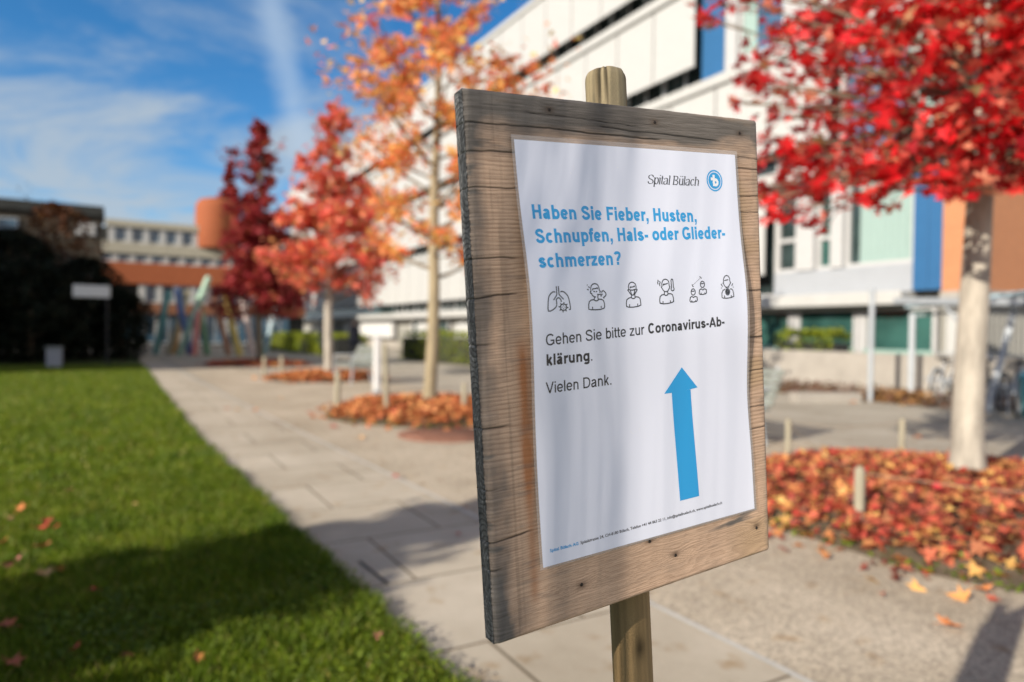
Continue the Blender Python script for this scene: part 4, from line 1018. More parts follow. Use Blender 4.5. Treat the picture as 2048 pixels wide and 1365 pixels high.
k.build('instruction_lettering', M_ink)
k = Ink(); k.text('Vielen Dank.', 13.2, 95.0, 248.0, 248.2, 11.2, 100, False); k.build('thanks_lettering', M_ink)
k = Ink(); k.text('Spital Bülach', 162.1, 236.0, 37.8, 37.8, 10.0, 62, False, shear=.27, nib=(.28, 1.5, radians(-14)))
for s_, t_ in ((173.6,37.7),(186.2,37.7),(203.2,37.7),(209.4,37.7),(219.6,37.7)): k.stroke([(s_-1.4,t_),(s_+1.6,t_)], .45)
k.build('hospital_name_lettering', M_ink)
k = Ink(); k.disc((261.8,31.2), 12.3, 40, 10.6); k.disc((261.8,31.2), 9.4, 40)
k.build('emblem_disc', M_cyan)
k = Ink(); c0, c1 = 260.6, 31.2
k.stroke([(c0,c1-6.6),(c0,c1+5.4)], 3.3); k.stroke([(c0-4.6,c1-1.8),(c0+1.5,c1-1.8)], 3.2)
k.disc((c0+2.6,c1+2.0), 4.6, 26, 1.4)
k.stroke([(c0-1.6,c1+4.9),(c0+2.6,c1+4.9)], 2.9)
k.build('emblem_cross', M_white_ink, off=.20)
ICONS = [[[(31,143.5),(30.9,147.4),(30.9,151.9),(28.6,154.7),(26.5,157)],[(33.4,143.5),(33.5,147.5),(33.5,151.8),(36.1,154.3),(38.7,156.8)],[(29.3,149.5),(28,148.8),(26,149.1),(23.9,150.3),(21.7,152.5),(20.6,154.8),(19.8,159.5),(19.3,164.7),(19.6,167.3),(21.9,167.5),(25.1,166.4),(28.5,164.4),(30,162.1),(30.1,159),(29.7,156.9),(31.2,155.3),(32.8,154.9),(34.4,155.8),(35.5,157.4),(35.7,159.3)],[(35.3,149.3),(37.3,148.8),(39.5,149.5),(41.7,151.1),(43.8,153.3),(45.1,156.5),(45.9,160.9),(46.5,165.2),(46.1,167.2),(44.4,167.1)],[(41.7,164.7),(41.5,165.7),(40.9,166.6),(40,167.2),(38.9,167.6),(37.7,167.7),(36.6,167.5),(35.5,167),(34.8,166.2),(34.3,165.3),(34.2,164.3),(34.4,163.4),(35,162.5),(35.9,161.8),(37,161.5),(38.2,161.4),(39.3,161.6),(40.4,162.1),(41.2,162.8),(41.6,163.7),(41.7,164.7)],[(42,165.1),(43.9,165.4)],[(40.3,167.3),(41.5,168.7)],[(37.3,167.9),(37,169.6)],[(34.7,166.5),(33.1,167.5)],[(34,164),(32,163.7)],[(35.6,161.8),(34.4,160.4)],[(38.6,161.2),(38.9,159.5)],[(41.2,162.6),(42.9,161.6)],[(39.4,164.6),(40.2,164.7)],[(37.4,166),(38.2,166)],[(35.7,164.4),(36.5,164.5)],[(37.7,163),(38.4,163.1)]],[[(73.4,150.3),(73.3,147),(74.2,144.8),(76.1,143.2),(78.9,142.7),(81.6,143.5),(83.3,145.2),(84,147.7),(84.1,149.9)],[(75.5,149.5),(75.6,148.2),(77.4,147.8),(80.1,147.8),(81.6,147),(82.5,148.5)],[(73.4,150),(72.4,150.9),(72.7,152.3),(73.9,152.5),(74.7,154.4),(76.7,155.9),(79.4,156.5)],[(84.1,149.9),(85.3,150.8),(84.5,152.4)],[(76.4,150.4),(78.5,151.1)],[(81.3,150.6),(79.7,151.2)],[(81,153.9),(88.3,153.9)],[(82.3,154.5),(81.5,156.1)],[(85,155.4),(87.1,155.6)],[(87,152.5),(87.5,150.9),(89.3,150.3),(90.7,151.3),(92,152.4),(92.7,154.4),(91.7,156),(90.2,156.5),(89.6,157.9),(88.4,157.2)],[(70.4,145.2),(71.9,146.9)],[(68.4,148.1),(70.7,148.8)],[(68.8,143.7),(69.5,144.1)],[(77.3,156.2),(76.8,158.9)],[(81.5,156.1),(82,158.9)],[(76.4,158.9),(77.4,159.8),(79.4,160.4),(81.5,159.9),(82.7,158.9)],[(76.4,158.9),(72.9,159.2),(70.4,160.7),(69.4,163.7),(69.2,168.3),(72.2,169),(79.1,169.4),(84.7,169.3),(89,168.3),(89.8,167),(89.7,163.1),(88.5,160.3),(86.2,159.1),(82.7,158.9)],[(74.1,166.1),(74,168.6)],[(85.3,165.9),(85.3,168.1)]],[[(123.8,150.7),(123.3,147.9),(124.3,145.1),(126.3,143.5),(128.7,143),(131.1,143.6),(133.2,145.1),(134,147.7),(133.8,150)],[(125.4,149.4),(125.9,148.1),(128.1,148.2),(130.7,147.9),(131.5,147.1),(132.1,148.2)],[(123.8,150.8),(128.5,151.5),(133.8,150.6)],[(123.4,150.4),(122.3,151.2),(123.3,152.4)],[(134.2,150.3),(135.2,151.3),(134.2,152.6)],[(123.3,152.4),(125.2,155),(127,156.5),(129.2,156.7),(131.5,155.6),(134.2,152.6)],[(125.9,151.7),(126.4,154.2),(127.3,156.3)],[(131.8,151.3),(131.2,153.9),(129.9,156.4)],[(127,156.5),(126.4,159)],[(131.4,156.2),(131.6,158.7)],[(126,159),(127.8,160.2),(130.3,160.4),(132.3,159)],[(126,159),(122.7,159.7),(120,161.3),(119.1,164.6),(119.2,168.3),(122.7,169.2),(128.5,169.4),(135.2,168.9),(139.1,167.7),(138.9,164.5),(138.5,161.1),(136.7,159.3),(132.3,158.5)],[(123.5,166),(123.4,168.8)],[(134.6,166),(134.7,168.3)]],[[(170.5,149.4),(170.5,145.9),(171.8,143.3),(173.7,141.8),(176.3,141.5),(178.7,142.3),(180.6,144.2),(180.7,146.9),(180.8,149)],[(172.4,148.4),(172.5,147.1),(175.7,146.8),(177.9,146.5),(179,145.7)],[(170.5,149.1),(169.4,149.9),(170.2,151)],[(180.8,149),(181.7,149.9),(181,151.2)],[(170.2,151),(171.9,153.4),(173.5,154.8),(176.3,155.2),(178.6,154.3),(181,151.2)],[(173.5,155.1),(172.9,158)],[(177.8,154.8),(178.3,157.5)],[(172.9,158),(174.6,159.2),(176.7,159.1),(178.6,157.7)],[(172.9,158),(169.4,158.4),(166.8,160.1),(165.9,163.8),(166.2,167.2),(171,168.2),(177.4,168.1),(183.1,167.3),(185.7,166.4),(185.7,162.6),(184.6,158.8),(182.5,157.7),(178.6,157.5)],[(170.6,165.1),(170.5,167.5)],[(181.2,164.8),(181.4,167.2)],[(165.1,141.8),(165.7,143.1),(164.7,144.7),(165,146.8)],[(167.5,143.2),(168.3,144.8),(167.2,146.4),(167.6,148.8)],[(183.9,143),(184.8,141.7),(186.2,142),(186.7,143.9),(186.7,147.6),(186.9,150.9),(187.6,152.5),(186.8,154.1),(184.9,154.7),(183.4,153.7),(183.2,152.1),(184.2,150.8),(183.9,147),(183.9,143)]],[[(218.1,157.4),(217.7,158.9),(216.7,160.1),(215.4,160.7),(214,160.7),(212.8,159.9),(212.1,158.7),(211.9,157.1),(212.4,155.6),(213.4,154.4),(214.7,153.8),(216,153.8),(217.2,154.6),(217.9,155.8),(218.1,157.4)],[(212.5,156.3),(216,156.5),(217,156)],[(212.5,162),(215,163.5),(217.3,162.3)],[(212.5,162),(210.2,163.3),(209.3,167.1),(210.2,168.1),(214.9,168.5),(219.4,167.9),(220.4,166.5),(220.2,163.2),(217.3,162.3)],[(212.2,166.4),(212.2,167.8)],[(217.9,166.4),(217.9,167.8)],[(232.7,149.5),(232.2,151),(231.2,152.2),(229.9,152.9),(228.5,152.8),(227.4,152.1),(226.6,150.8),(226.5,149.2),(226.9,147.7),(227.9,146.5),(229.3,145.8),(230.7,145.9),(231.8,146.6),(232.6,147.9),(232.7,149.5)],[(227,148.4),(230.6,148.6),(231.6,148)],[(227,154.2),(229.5,155.7),(231.8,154.4)],[(227,154.2),(224.7,155.5),(223.7,159.3),(224.6,160.3),(229.4,160.7),(233.9,160),(234.9,158.7),(234.7,155.4),(231.8,154.4)],[(226.6,158.6),(226.6,160)],[(232.4,158.6),(232.4,160)],[(216.1,149.2),(216.6,148.9)],[(217.7,148.2),(218.2,147.9)],[(219.3,147.2),(219.7,146.9)],[(220.8,146.1),(221.3,145.8)],[(222.4,145.1),(222.9,144.8)],[(224,144.1),(224.5,143.7)],[(225.6,143),(226.1,142.7)],[(214.2,148.7),(214.7,150.7),(216.1,151.3)],[(226.2,140.4),(228.3,141.6),(228.5,143)]],[[(262.3,149),(262.3,145.6),(263.7,142.8),(265.9,140.9),(267.9,140.6),(270.5,141.4),(272.1,143.7),(272.2,147.1),(272.7,148.8)],[(263.7,146.5),(266.8,145.9),(269.9,145.6)],[(262.3,148.4),(261.2,149.4),(262.3,150.7)],[(272.6,148),(273.2,149.1),(272.1,150.5)],[(262.3,150.7),(264.1,153.3),(266.6,154.5),(269.4,153.5),(272.1,150.5)],[(265.1,154.5),(265,155.3)],[(269.4,153.8),(269.7,154.9)],[(270.5,159.6),(270,161.2),(269,162.4),(267.6,163.1),(266.2,163),(265,162.2),(264.2,160.9),(264.1,159.3),(264.5,157.8),(265.6,156.5),(266.9,155.9),(268.3,155.9),(269.6,156.7),(270.3,158),(270.5,159.6)],[(269.2,159.6),(268.8,160.7),(268,161.5),(267,161.7),(266.1,161.4),(265.5,160.5),(265.4,159.4),(265.7,158.3),(266.5,157.5),(267.5,157.2),(268.4,157.6),(269,158.4),(269.2,159.6)],[(268.1,159.5),(267.8,160.2),(267.2,160.5),(266.6,160.2),(266.4,159.4),(266.7,158.7),(267.4,158.5),(267.9,158.8),(268.1,159.5)],[(263.7,156.4),(260.2,157.6),(258.2,160.6),(257.9,165.7),(259.3,166.3),(264.6,166.9),(272.4,166.4),(276.5,165.2),(276.3,161.5),(275.5,158),(273.7,156.5),(271.4,156.4)],[(262,163.6),(262,166.2)],[(272.5,163.6),(272.4,166.1)],[(257.9,149.9),(260.2,153.4)],[(276.4,150.1),(274.5,152.9)],[(257.7,154.5),(258.6,154.9)],[(276.1,154.2),(277,154.6)]]]
for ic in ICONS:
    k = Ink()
    for st in ic: k.stroke([tuple(p_) for p_ in st], 1.16, maxseg=3)
    k.build('symptom_icon', M_ink)
k = Ink(); rr = random.Random(8)                            # glare flecks on film bubbles, painted as white strokes
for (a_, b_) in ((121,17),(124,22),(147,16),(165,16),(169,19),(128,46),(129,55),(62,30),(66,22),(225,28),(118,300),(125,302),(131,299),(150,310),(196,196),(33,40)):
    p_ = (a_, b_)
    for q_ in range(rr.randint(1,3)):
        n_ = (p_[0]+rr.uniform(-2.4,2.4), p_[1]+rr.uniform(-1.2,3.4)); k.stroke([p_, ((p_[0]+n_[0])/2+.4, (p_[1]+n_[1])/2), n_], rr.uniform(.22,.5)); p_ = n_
k.build('painted_film_glare', M_white_ink, off=.22)
k = Ink()
k.poly([(194.1,239.9),(217.0,264.9),(206.3,265.8),(178.1,266.6),(167.2,266.4)], [(0,4,3,2,1)])
for i in range(24):
    f0, f1 = i/24, (i+1)/24
    L0, L1 = 178.1+(181.5-178.1)*f0, 178.1+(181.5-178.1)*f1; R0, R1 = 206.3+(210-206.3)*f0, 206.3+(210-206.3)*f1
    y0, y1 = 266.0+122.2*f0, 266.0+122.2*f1
    k.poly([(L0,y0),(R0,y0),(R1,y1),(L1,y1)], [(3,2,1,0)]); k.k = 0
k.build('direction_arrow', M_cyan, off=.14)
def font_text(name, txt, s0, s1, t0, t1, m, bold):
    c = bpy.data.curves.new(name, 'FONT'); c.body = txt; c.size = 1; c.offset = .03 if bold else .016; c.resolution_u = 2
    o = bpy.data.objects.new(name, c); col.objects.link(o); bpy.context.view_layer.update()
    me = o.evaluated_get(bpy.context.evaluated_depsgraph_get()).to_mesh()
    v = np.array([x.co[:] for x in me.vertices]); f = [tuple(p_.vertices) for p_ in me.polygons]; o.to_mesh_clear(); bpy.data.objects.remove(o)
    x0, x1 = v[:,0].min(), v[:,0].max(); s = s0+(v[:,0]-x0)/(x1-x0)*(s1-s0); em = 4.35
    t = t0+(t1-t0)*(s-s0)/(s1-s0)-v[:,1]*em
    P = surf(s, t, .12); return raw_mesh(name, P, np.concatenate([np.array(q_) for q_ in f]), np.array([len(q_) for q_ in f]), m, poster)
font_text('footer_name_lettering', 'Spital Bülach AG', 9.0, 43.3, 406.4, 406.6, M_cyan, True)
font_text('footer_lettering', 'Spitalstrasse 24, CH-8180 Bülach, Telefon +41 44 863 22 11, info@spitalbuelach.ch, www.spitalbuelach.ch', 45.8, 244.7, 406.6, 404.0, M_ink, False)
# unseen thin stems added left of the board to screen part of the sun
rr = random.Random(4); b = MB(); hp_, hq_ = Vector((-.305,.952,0)), Vector((.952,.305,0))
def stem(p_, q_):
    f = hp_*p_+hq_*q_; base = Vector((-.50,.26,0)).lerp(f, .55); base.z = -.03
    w = [Vector((rr.gauss(0,.0015), rr.gauss(0,.0015), 0)) for _ in range(4)]
    b.tube([base, f+Vector((0,0,.75))+w[0], f+Vector((0,0,1.2))+w[1], f+Vector((0,0,1.65))+w[2], f+hp_*rr.uniform(-.006,.006)+Vector((0,0,2.02+rr.uniform(0,.2)))], [.0015,.0008,.0007,.0006,.0004], 6)
for i in range(90): stem(.394+.080*(i+.5+.4*rr.uniform(-1,1))/90, -.45+rr.uniform(-.16,.16))
for i in range(7): stem(.340+.045*i/6, -.45+rr.uniform(-.16,.16))
tag(b.build('added_sun_screen', M_screw if False else mat('screen_stem', (.16,.11,.07), .85, .2, 30)), 'unseen thin upright stems added to screen the sun from the notice board', 'shrub')
# ================================================================== SMALLER OBJECTS
M_stake = mat('pale_stake_wood', (.31,.28,.205), .85, .2, 9, .3, 60, stretch=(5,5,.6))
M_steel = mat('galvanised_steel', (.36,.39,.42), .6, .08, 8, metal=.1)
M_gslat = mat('grey_green_slats', (.20,.22,.20), .65, .12, 5)
M_wpaint = mat('white_paint', (.66,.66,.66), .35, .03, 4)
M_black = mat('black_rubber', (.02,.02,.022), .7, .2, 9)
M_rope = mat('pale_rope', (.26,.20,.14), .9, .2, 30)

def stake(x, y, z, h, r, label, lean=(0,0), group='wooden stakes round the planting beds'):
    b = MB(); b.tube([(x,y,z-.1),(x+lean[0]*h*.9,y+lean[1]*h*.9,z+h*.93),(x+lean[0]*h,y+lean[1]*h,z+h)], [r,r*.95,r*.55], 10)
    return tag(b.build('bed_stake', M_stake), label, 'stake', group)
stakes = [(4.22,2.72,.10,.35,.034,'short round stake at the front of the bright red tree bed'),
          (5.60,4.35,.10,.40,.030,'thin stake behind the bright red tree bed, nearer the notice board'),
          (6.75,3.92,.11,.38,.030,'thin stake behind the bright red tree bed, beside its trunk'),
          (5.05,1.2,.10,.38,.032,'short stake at the near right end of the bright red tree bed'),
          (3.42,9.55,.09,1.02,.040,'tall grey stake just right of the white bollard'),
          (3.02,10.75,.07,.58,.048,'stout pale stake at the left end of the orange leaf bed'),
          (4.50,9.20,.11,.42,.040,'short pale stake in the orange leaf bed right of the trunk'),
          (3.62,18.0,.09,.52,.050,'pale stake at the left of the bed beside the grey bench'),
          (3.55,20.0,.0,.52,.050,'pale stake farther along the path beyond the grey bench')]
for i, s_ in enumerate(stakes): stake(*s_, lean=(-.05,.0) if i == 4 else (0.01*(i%3-1),0))
def rope(p, q, sag, label):
    p, q = Vector(p), Vector(q); b = MB()
    b.tube([p.lerp(q,k/12)-Vector((0,0,sag*4*(k/12)*(1-k/12))) for k in range(13)], .0035, 6)
    tag(b.build('bed_rope', M_rope), label, 'rope', 'ropes round the bright red tree bed')
rope((4.22,2.72,.41),(5.05,1.2,.44),.03,'rope from the front stake to the near right stake of the red bed')
rope((4.22,2.72,.41),(5.60,4.35,.46),.05,'rope from the front stake back to the stake behind the red bed')
rope((5.60,4.35,.46),(6.75,3.92,.46),.04,'rope between the two thin stakes behind the red bed')

# white bollard by the orange leaf bed
bo = empty('path_bollard', (4.6,13.5,0), 'tall white flat bollard standing behind the orange leaf bed', 'bollard')
b = MB(); b.box(4.55,4.67,13.44,13.58,.06,1.15,bev=.02); b.build('body', M_wpaint, bo)
b = MB(); b.box(4.53,4.69,13.42,13.60,0,.06,bev=.01); b.build('base', M_steel, bo)
b = MB(); b.box(4.545,4.675,13.435,13.585,1.151,1.185,bev=.01); b.build('cap', M_wpaint, bo)

def bench(x, y, label, L=1.7, group='slatted benches along the path'):
    """seat faces the path (-x); slats run along y"""
    t_ = empty('park_bench', (x,y,0), label, 'bench', group)
    b = MB()
    for k in range(5): b.box(x-.22+.095*k, x-.22+.095*k+.078, y, y+L, .43, .46, bev=.006)
    b.build('seat', M_gslat, t_); b = MB()
    for k in range(5):
        z = .52+.085*k; xx = x+.27+.045*k; b.obox((xx,y+L/2,z), (.42,0,1), (0,1,0), (1,0,-.42), .072, L, .028)
    b.build('backrest', M_gslat, t_)
    for yy in (y+.12, y+L-.12):
        b = MB(); b.tube([(x-.22,yy,0),(x-.17,yy,.42)], .022, 8); b.tube([(x+.30,yy,0),(x+.20,yy,.42)], .022, 8); b.tube([(x-.20,yy,.415),(x+.24,yy,.415),(x+.50,yy,.93)], .02, 8)
        b.build('leg', M_steel, t_)
        b = MB(); b.tube([(x-.20,yy,.42),(x-.20,yy,.66),(x+.36,yy,.67)], .018, 8); b.build('armrest', M_steel, t_)
    return t_
bench(4.95,15.6,'grey slatted bench behind the white bollard')
bench(6.30,5.32,'grey slatted bench half hidden behind the right edge of the notice board')

# round rusty cover in the paving
mc = empty('manhole_cover', (3.55,7.75,.004), 'round rust-brown cover set in the paving near the orange leaf bed', 'cover')
M_rust = mat('rusty_iron', (.22,.105,.07), .85, .25, 9, .4, 60)
b = MB(); b.lathe((3.55,7.75,0), [(.60,.004),(.60,.020),(.53,.022)], 48); b.build('rim', M_rust, mc)
b = MB(); b.lathe((3.55,7.75,0), [(.525,.012),(.525,.019),(.01,.021)], 48)
for k in range(-3,4): b.box(3.55-.42,3.55+.42,7.75+.12*k-.015,7.75+.12*k+.015,.0205,.026)
b.build('lid', M_rust, mc)

# planter wall with shrubs, pale post at its end
pw = empty('planter_wall', (15.3,10,0), 'low grey concrete planter wall in front of the white wing', 'wall')
b = MB(); b.box(15.0,15.3,6.0,12.55,-.05,.93,bev=.015); b.build('wall_face', M_conc, pw)
b = MB(); b.box(15.301,16.7,6.0,12.5,-.05,.80); b.build('soil', M_soil, pw)
b = MB(); b.box(14.6,15.05,12.6,13.3,0,1.02,bev=.015); tag(b.build('concrete_pillar', M_wpaint), 'pale square pillar at the left end of the planter wall', 'pillar')
hedge('shrub_row', 'loose yellow-green shrubs growing on top of the planter wall', [(15.75,12.4),(15.75,10.7)], .8, 1.38, 2600, .09)
b = MB(); b.obox((12.1,8.55,.09), (1.13,-.46,0), (.46,1.13,0), (0,0,1), 1.35, .3, .2)
tag(b.build('kerb_block', M_conc), 'low pale concrete block lying at the edge of the paving', 'block')
n_ = 2600; f = RNG.uniform(0,1,n_); o = scatter('ground_cover', oval_leaf(), np.stack([13.0+1.9*RNG.uniform(0,1,n_), 6.2+6.2*f, .02+.22*RNG.uniform(0,1,n_)**2],1), .09, .8, leafmat('withered_cover', [(0,(.10,.055,.03)),(.5,(.20,.10,.055)),(.8,(.25,.14,.12)),(1,(.10,.12,.03))]))
tag(o, 'withered brown ground cover at the foot of the planter wall', 'ground cover', kind='stuff')
tp = empty('metal_pole', (12.97,8.18,0), 'thin grey metal pole standing between the paving and the planter wall', 'pole')
b = MB(); b.tube([(12.97,8.18,0),(12.97,8.18,2.22)], .05, 12); b.build('shaft', M_steel, tp); b = MB(); b.lathe((12.97,8.18,0), [(.06,2.221),(.06,2.25),(.01,2.27)], 12); b.build('cap', M_steel, tp)

# bicycle shelter and bicycles
sh = empty('bike_shelter', (13.5,6.5,0), 'open steel bicycle shelter with a pale blue flat roof behind the red tree', 'shelter')
M_roofb = mat('pale_blue_roof', (.36,.47,.52), .4, .05, 3)
for (p_, q_) in (((14.3,8.13,0),(14.3,8.13,1.80)), ((13.25,6.2,0),(13.66,5.97,1.93))):
    b = MB(); d_ = Vector(q_)-Vector(p_); b.obox((Vector(p_)+Vector(q_))/2, (1,.3,0), (-.3,1,0), d_, .10,.10,d_.length); b.build('post', M_steel, sh)
b = MB(); b.obox((13.6,6.6,1.98), (2.0,4.4,.24), (4.4,-2.0,0), (-.02,-.05,1), 4.5,.08,.13); b.build('beam', M_steel, sh)
for (p_, q_) in (((13.35,6.15,.9),(13.95,7.3,1.9)), ((14.3,8.13,1.75),(15.9,7.4,1.95)), ((13.66,5.97,1.9),(15.2,5.2,2.1))):
    b = MB(); b.tube([p_, q_], .03, 8); b.build('brace', M_steel, sh)
b = MB(); vs = [(12.75,4.5,2.13),(14.4,8.35,1.92),(16.7,7.4,2.02),(15.2,3.5,2.2)]
b.add([*vs, *[(x,y,z+.06) for x,y,z in vs]], [(0,1,2,3),(7,6,5,4),(0,4,5,1),(1,5,6,2),(2,6,7,3),(3,7,4,0)]); b.build('shelter_roof', M_roofb, sh)
b = MB(); b.tube([(14.15,7.75,.48),(13.05,5.45,.48)], .03, 8)
for k in range(8):
    c_ = Vector((14.15,7.75,0)).lerp(Vector((13.05,5.45,0)), (k+.5)/8); b.tube([c_, c_+Vector((0,0,.48))], .022, 6); b.tube([c_+Vector((0,0,.47)), c_+Vector((.32,-.16,.47)), c_+Vector((.34,-.17,.0))], .016, 6)
b.build('bike_rack', M_steel, sh)
def bike(x, y, rz, label, paint):
    t_ = empty('bicycle', (0,0,0), label, 'bicycle', 'bicycles under the shelter'); ca, sa = cos(rz), sin(rz)
    def T(l, z, o_=0): return (l*ca-o_*sa, l*sa+o_*ca, z)
    def bb(name, m, fn, par=None):
        b = MB(); fn(b); o = b.build(name, m, par or t_); return o
    n = (-sa, ca, 0)
    for l in (-.52, .52):
        w_ = bb('wheel', M_steel, lambda b: (b.ring(T(l,.34), n, .30, .012, 24, 6), [b.tube([T(l,.34), T(l+.29*cos(k*pi/5), .34+.29*sin(k*pi/5))], .004, 3) for k in range(10)]))
        bb('tyre', M_black, lambda b: b.ring(T(l,.34), n, .33, .022, 24, 6), w_)
    bb('frame', paint, lambda b: [b.tube([T(*p_), T(*q_)], .02, 7) for p_, q_ in (((-.52,.34),(-.1,.30)),((-.52,.34),(-.2,.78)),((-.1,.30),(-.24,.86)),((-.1,.30),(.36,.72)),((-.2,.76),(.34,.80)),((.34,.92),(.40,.62)),((.40,.62),(.52,.34)))])
    bb('saddle', M_black, lambda b: b.obox(T(-.25,.90), (ca,sa,0), n, (0,0,1), .26,.13,.06))
    bb('handlebar', M_steel, lambda b: b.tube([T(.28,.98,-.28), T(.36,1.0,-.1), T(.36,1.0,.1), T(.28,.98,.28)], .014, 7))
    bb('mudguard', M_steel, lambda b: b.tube([T(-.52+.37*cos(a_), .34+.37*sin(a_)) for a_ in np.linspace(.6,3.0,9)], .02, 5))
    t_.location = (x,y,0); return t_
P1, P2, P3 = (mat('bike_paint_'+k_, c_, .35, .05, 5) for k_, c_ in (('silver',(.45,.46,.47)),('dark',(.05,.06,.07)),('white',(.6,.6,.6))))
bike(14.35,7.45,.15,'silver bicycle parked left of the red tree trunk under the shelter',P1)
bike(13.75,6.35,.1,'dark bicycle parked just right of the red tree trunk',P2)
bike(13.5,5.75,.25,'white bicycle parked at the right edge under the shelter',P3)
tb2 = empty('turquoise_bin', (13.12,5.42,0), 'rounded turquoise bin beside the parked bicycles at the right edge', 'bin')
M_turq = mat('turquoise_plastic', (.16,.50,.56), .45, .06, 4)
b = MB(); b.lathe((13.12,5.42,0), [(.01,.0),(.18,.0),(.22,.62),(.23,.64)], 24); b.build('body', M_turq, tb2)
b = MB(); b.lathe((13.12,5.42,0), [(.245,.641),(.245,.67),(.17,.78),(.01,.82)], 24); b.build('lid', M_turq, tb2)
n_ = 420; o = scatter('raked_leaf_heap', star_leaf(), np.stack([(a_:=RNG.normal(0,1,n_))*.30+13.5, RNG.normal(0,1,n_)*.30+7.95, .03+.26*np.exp(-a_**2)*RNG.uniform(.2,1,n_)],1), .13, .7, leafmat('tan_leaves', [(0,(.35,.2,.09)),(.6,(.5,.3,.12)),(1,(.42,.2,.1))]))
tag(o, 'heap of tan fallen leaves by the foot of the shelter post', 'leaf heap', kind='stuff')

# leaning painted poles of the sculpture at the end of the path
POLES = [((1.55,37,0),(2.05,36.2,3.0),(.16,.46,.42),'pale teal'),((2.05,36.3,0),(2.95,36.6,3.1),(.46,.38,.22),'beige'),((2.45,35.2,0),(3.65,34.6,3.7),(.40,.62,.46),'pale mint'),
         ((3.05,34.6,0),(3.25,34.9,2.4),(.70,.20,.16),'coral red'),((3.0,36,0),(2.35,35.4,3.1),(.06,.16,.46),'dark blue'),((3.7,35.4,0),(3.3,35.9,2.8),(.09,.30,.12),'dark green'),
         ((4.6,35,0),(3.95,35.2,2.8),(.46,.18,.06),'rust orange'),((5.0,34.4,0),(4.3,34.6,2.9),(.72,.50,.05),'yellow'),((5.65,34.9,0),(5.0,34.4,3.3),(.72,.56,.52),'pale pink'),
         ((6.2,35.6,0),(5.9,35.5,2.6),(.06,.36,.30),'deep teal'),((2.35,37.2,0),(2.85,36.9,2.8),(.72,.34,.05),'orange'),((6.5,36.5,0),(7.1,36.2,2.8),(.36,.50,.56),'pale blue')]
for (p_, q_, c_, nm) in POLES:
    b = MB(); b.tube([p_, Vector(p_).lerp(Vector(q_),.97), q_], [.15,.145,.09], 10)
    tag(b.build('sculpture_pole', mat('pole_paint', tuple(.72*v_+.28*.22 for v_ in c_), .5, .06, 3)), nm+' leaning pole of the sculpture at the path end', 'pole', 'painted poles of the sculpture')

# white sign plate on a thin post in front of the black bushes
ws = empty('blank_sign', (-.30,25.2,0), 'blank white sign plate on a thin dark post by the black bushes', 'sign')
b = MB(); b.tube([(-.30,25.2,0),(-.30,25.2,2.6)], .035, 10); b.build('post', M_black, ws)
b = MB(); b.box(-1.22,-.22,25.10,25.15,2.20,2.58,bev=.01); b.build('plate', M_wpaint, ws)
wb = empty('utility_box', (-1.7,25.0,0), 'small pale grey box on the lawn in front of the black bushes', 'box')
b = MB(); b.box(-1.88,-1.48,24.85,25.2,.0,.60,bev=.02); b.build('body', mat('pale_grey_box', (.30,.31,.34), .6, .06, 4), wb); b = MB(); b.box(-1.91,-1.45,24.82,25.23,.601,.66,bev=.015); b.build('lid', M_gslat, wb)

# dark evergreens and bushes at the left, in the shade
def bush(name, x, y, h, w, n, label, leafm, conical=True, size=.2, seed=0):
    t_ = empty(name, (x,y,0), label, 'bush' if not conical else 'tree', 'dark plants at the left end of the lawn')
    b = MB(); b.tube([(x,y,-.05),(x,y,h*.9)], [.12,.03], 8)
    for k in range(16):
        a = k*2.4; z = h*(.12+.05*k); L = w*.7*(1-z/h if conical else .8); b.tube([(x,y,z),(x+L*cos(a),y+L*sin(a),z+.15*h*.3)], [.03,.008], 5)
    b.build('trunk', M_barkd, t_)
    f = RNG.uniform(0,1,n)**(1.4 if conical else .8); a = RNG.uniform(0,2*pi,n)
    prof = (1-f)**.7 if conical else np.sqrt(np.clip(1-(f*1.9-.9)**2,0.02,1))
    R_ = w*prof*(RNG.uniform(0,1,n)**.4)*(1+.22*np.sin(a*3+f*9+seed)+.15*np.sin(a*7-f*17))
    scatter('crown', oval_leaf(), np.stack([x+R_*np.cos(a), y+R_*np.sin(a), .06+f*h],1), size, 1.0, leafm, t_)
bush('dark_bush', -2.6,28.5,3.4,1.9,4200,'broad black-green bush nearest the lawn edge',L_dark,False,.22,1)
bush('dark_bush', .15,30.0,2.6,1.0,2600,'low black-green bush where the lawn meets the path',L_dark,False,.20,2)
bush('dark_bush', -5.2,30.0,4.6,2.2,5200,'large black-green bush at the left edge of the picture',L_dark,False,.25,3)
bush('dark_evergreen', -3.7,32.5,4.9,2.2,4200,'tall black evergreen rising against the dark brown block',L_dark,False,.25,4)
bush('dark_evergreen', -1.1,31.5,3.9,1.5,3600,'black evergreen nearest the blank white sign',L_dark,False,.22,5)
bush('rust_tree', -2.4,36.0,6.6,1.8,1700,'rusty brown tree behind the black bushes',L_rust,False,.26,6)
bush('bare_tree', -5.5,58,11.2,1.6,260,'thin bare treetop showing above the dark brown block',L_dark,False,.12,7)

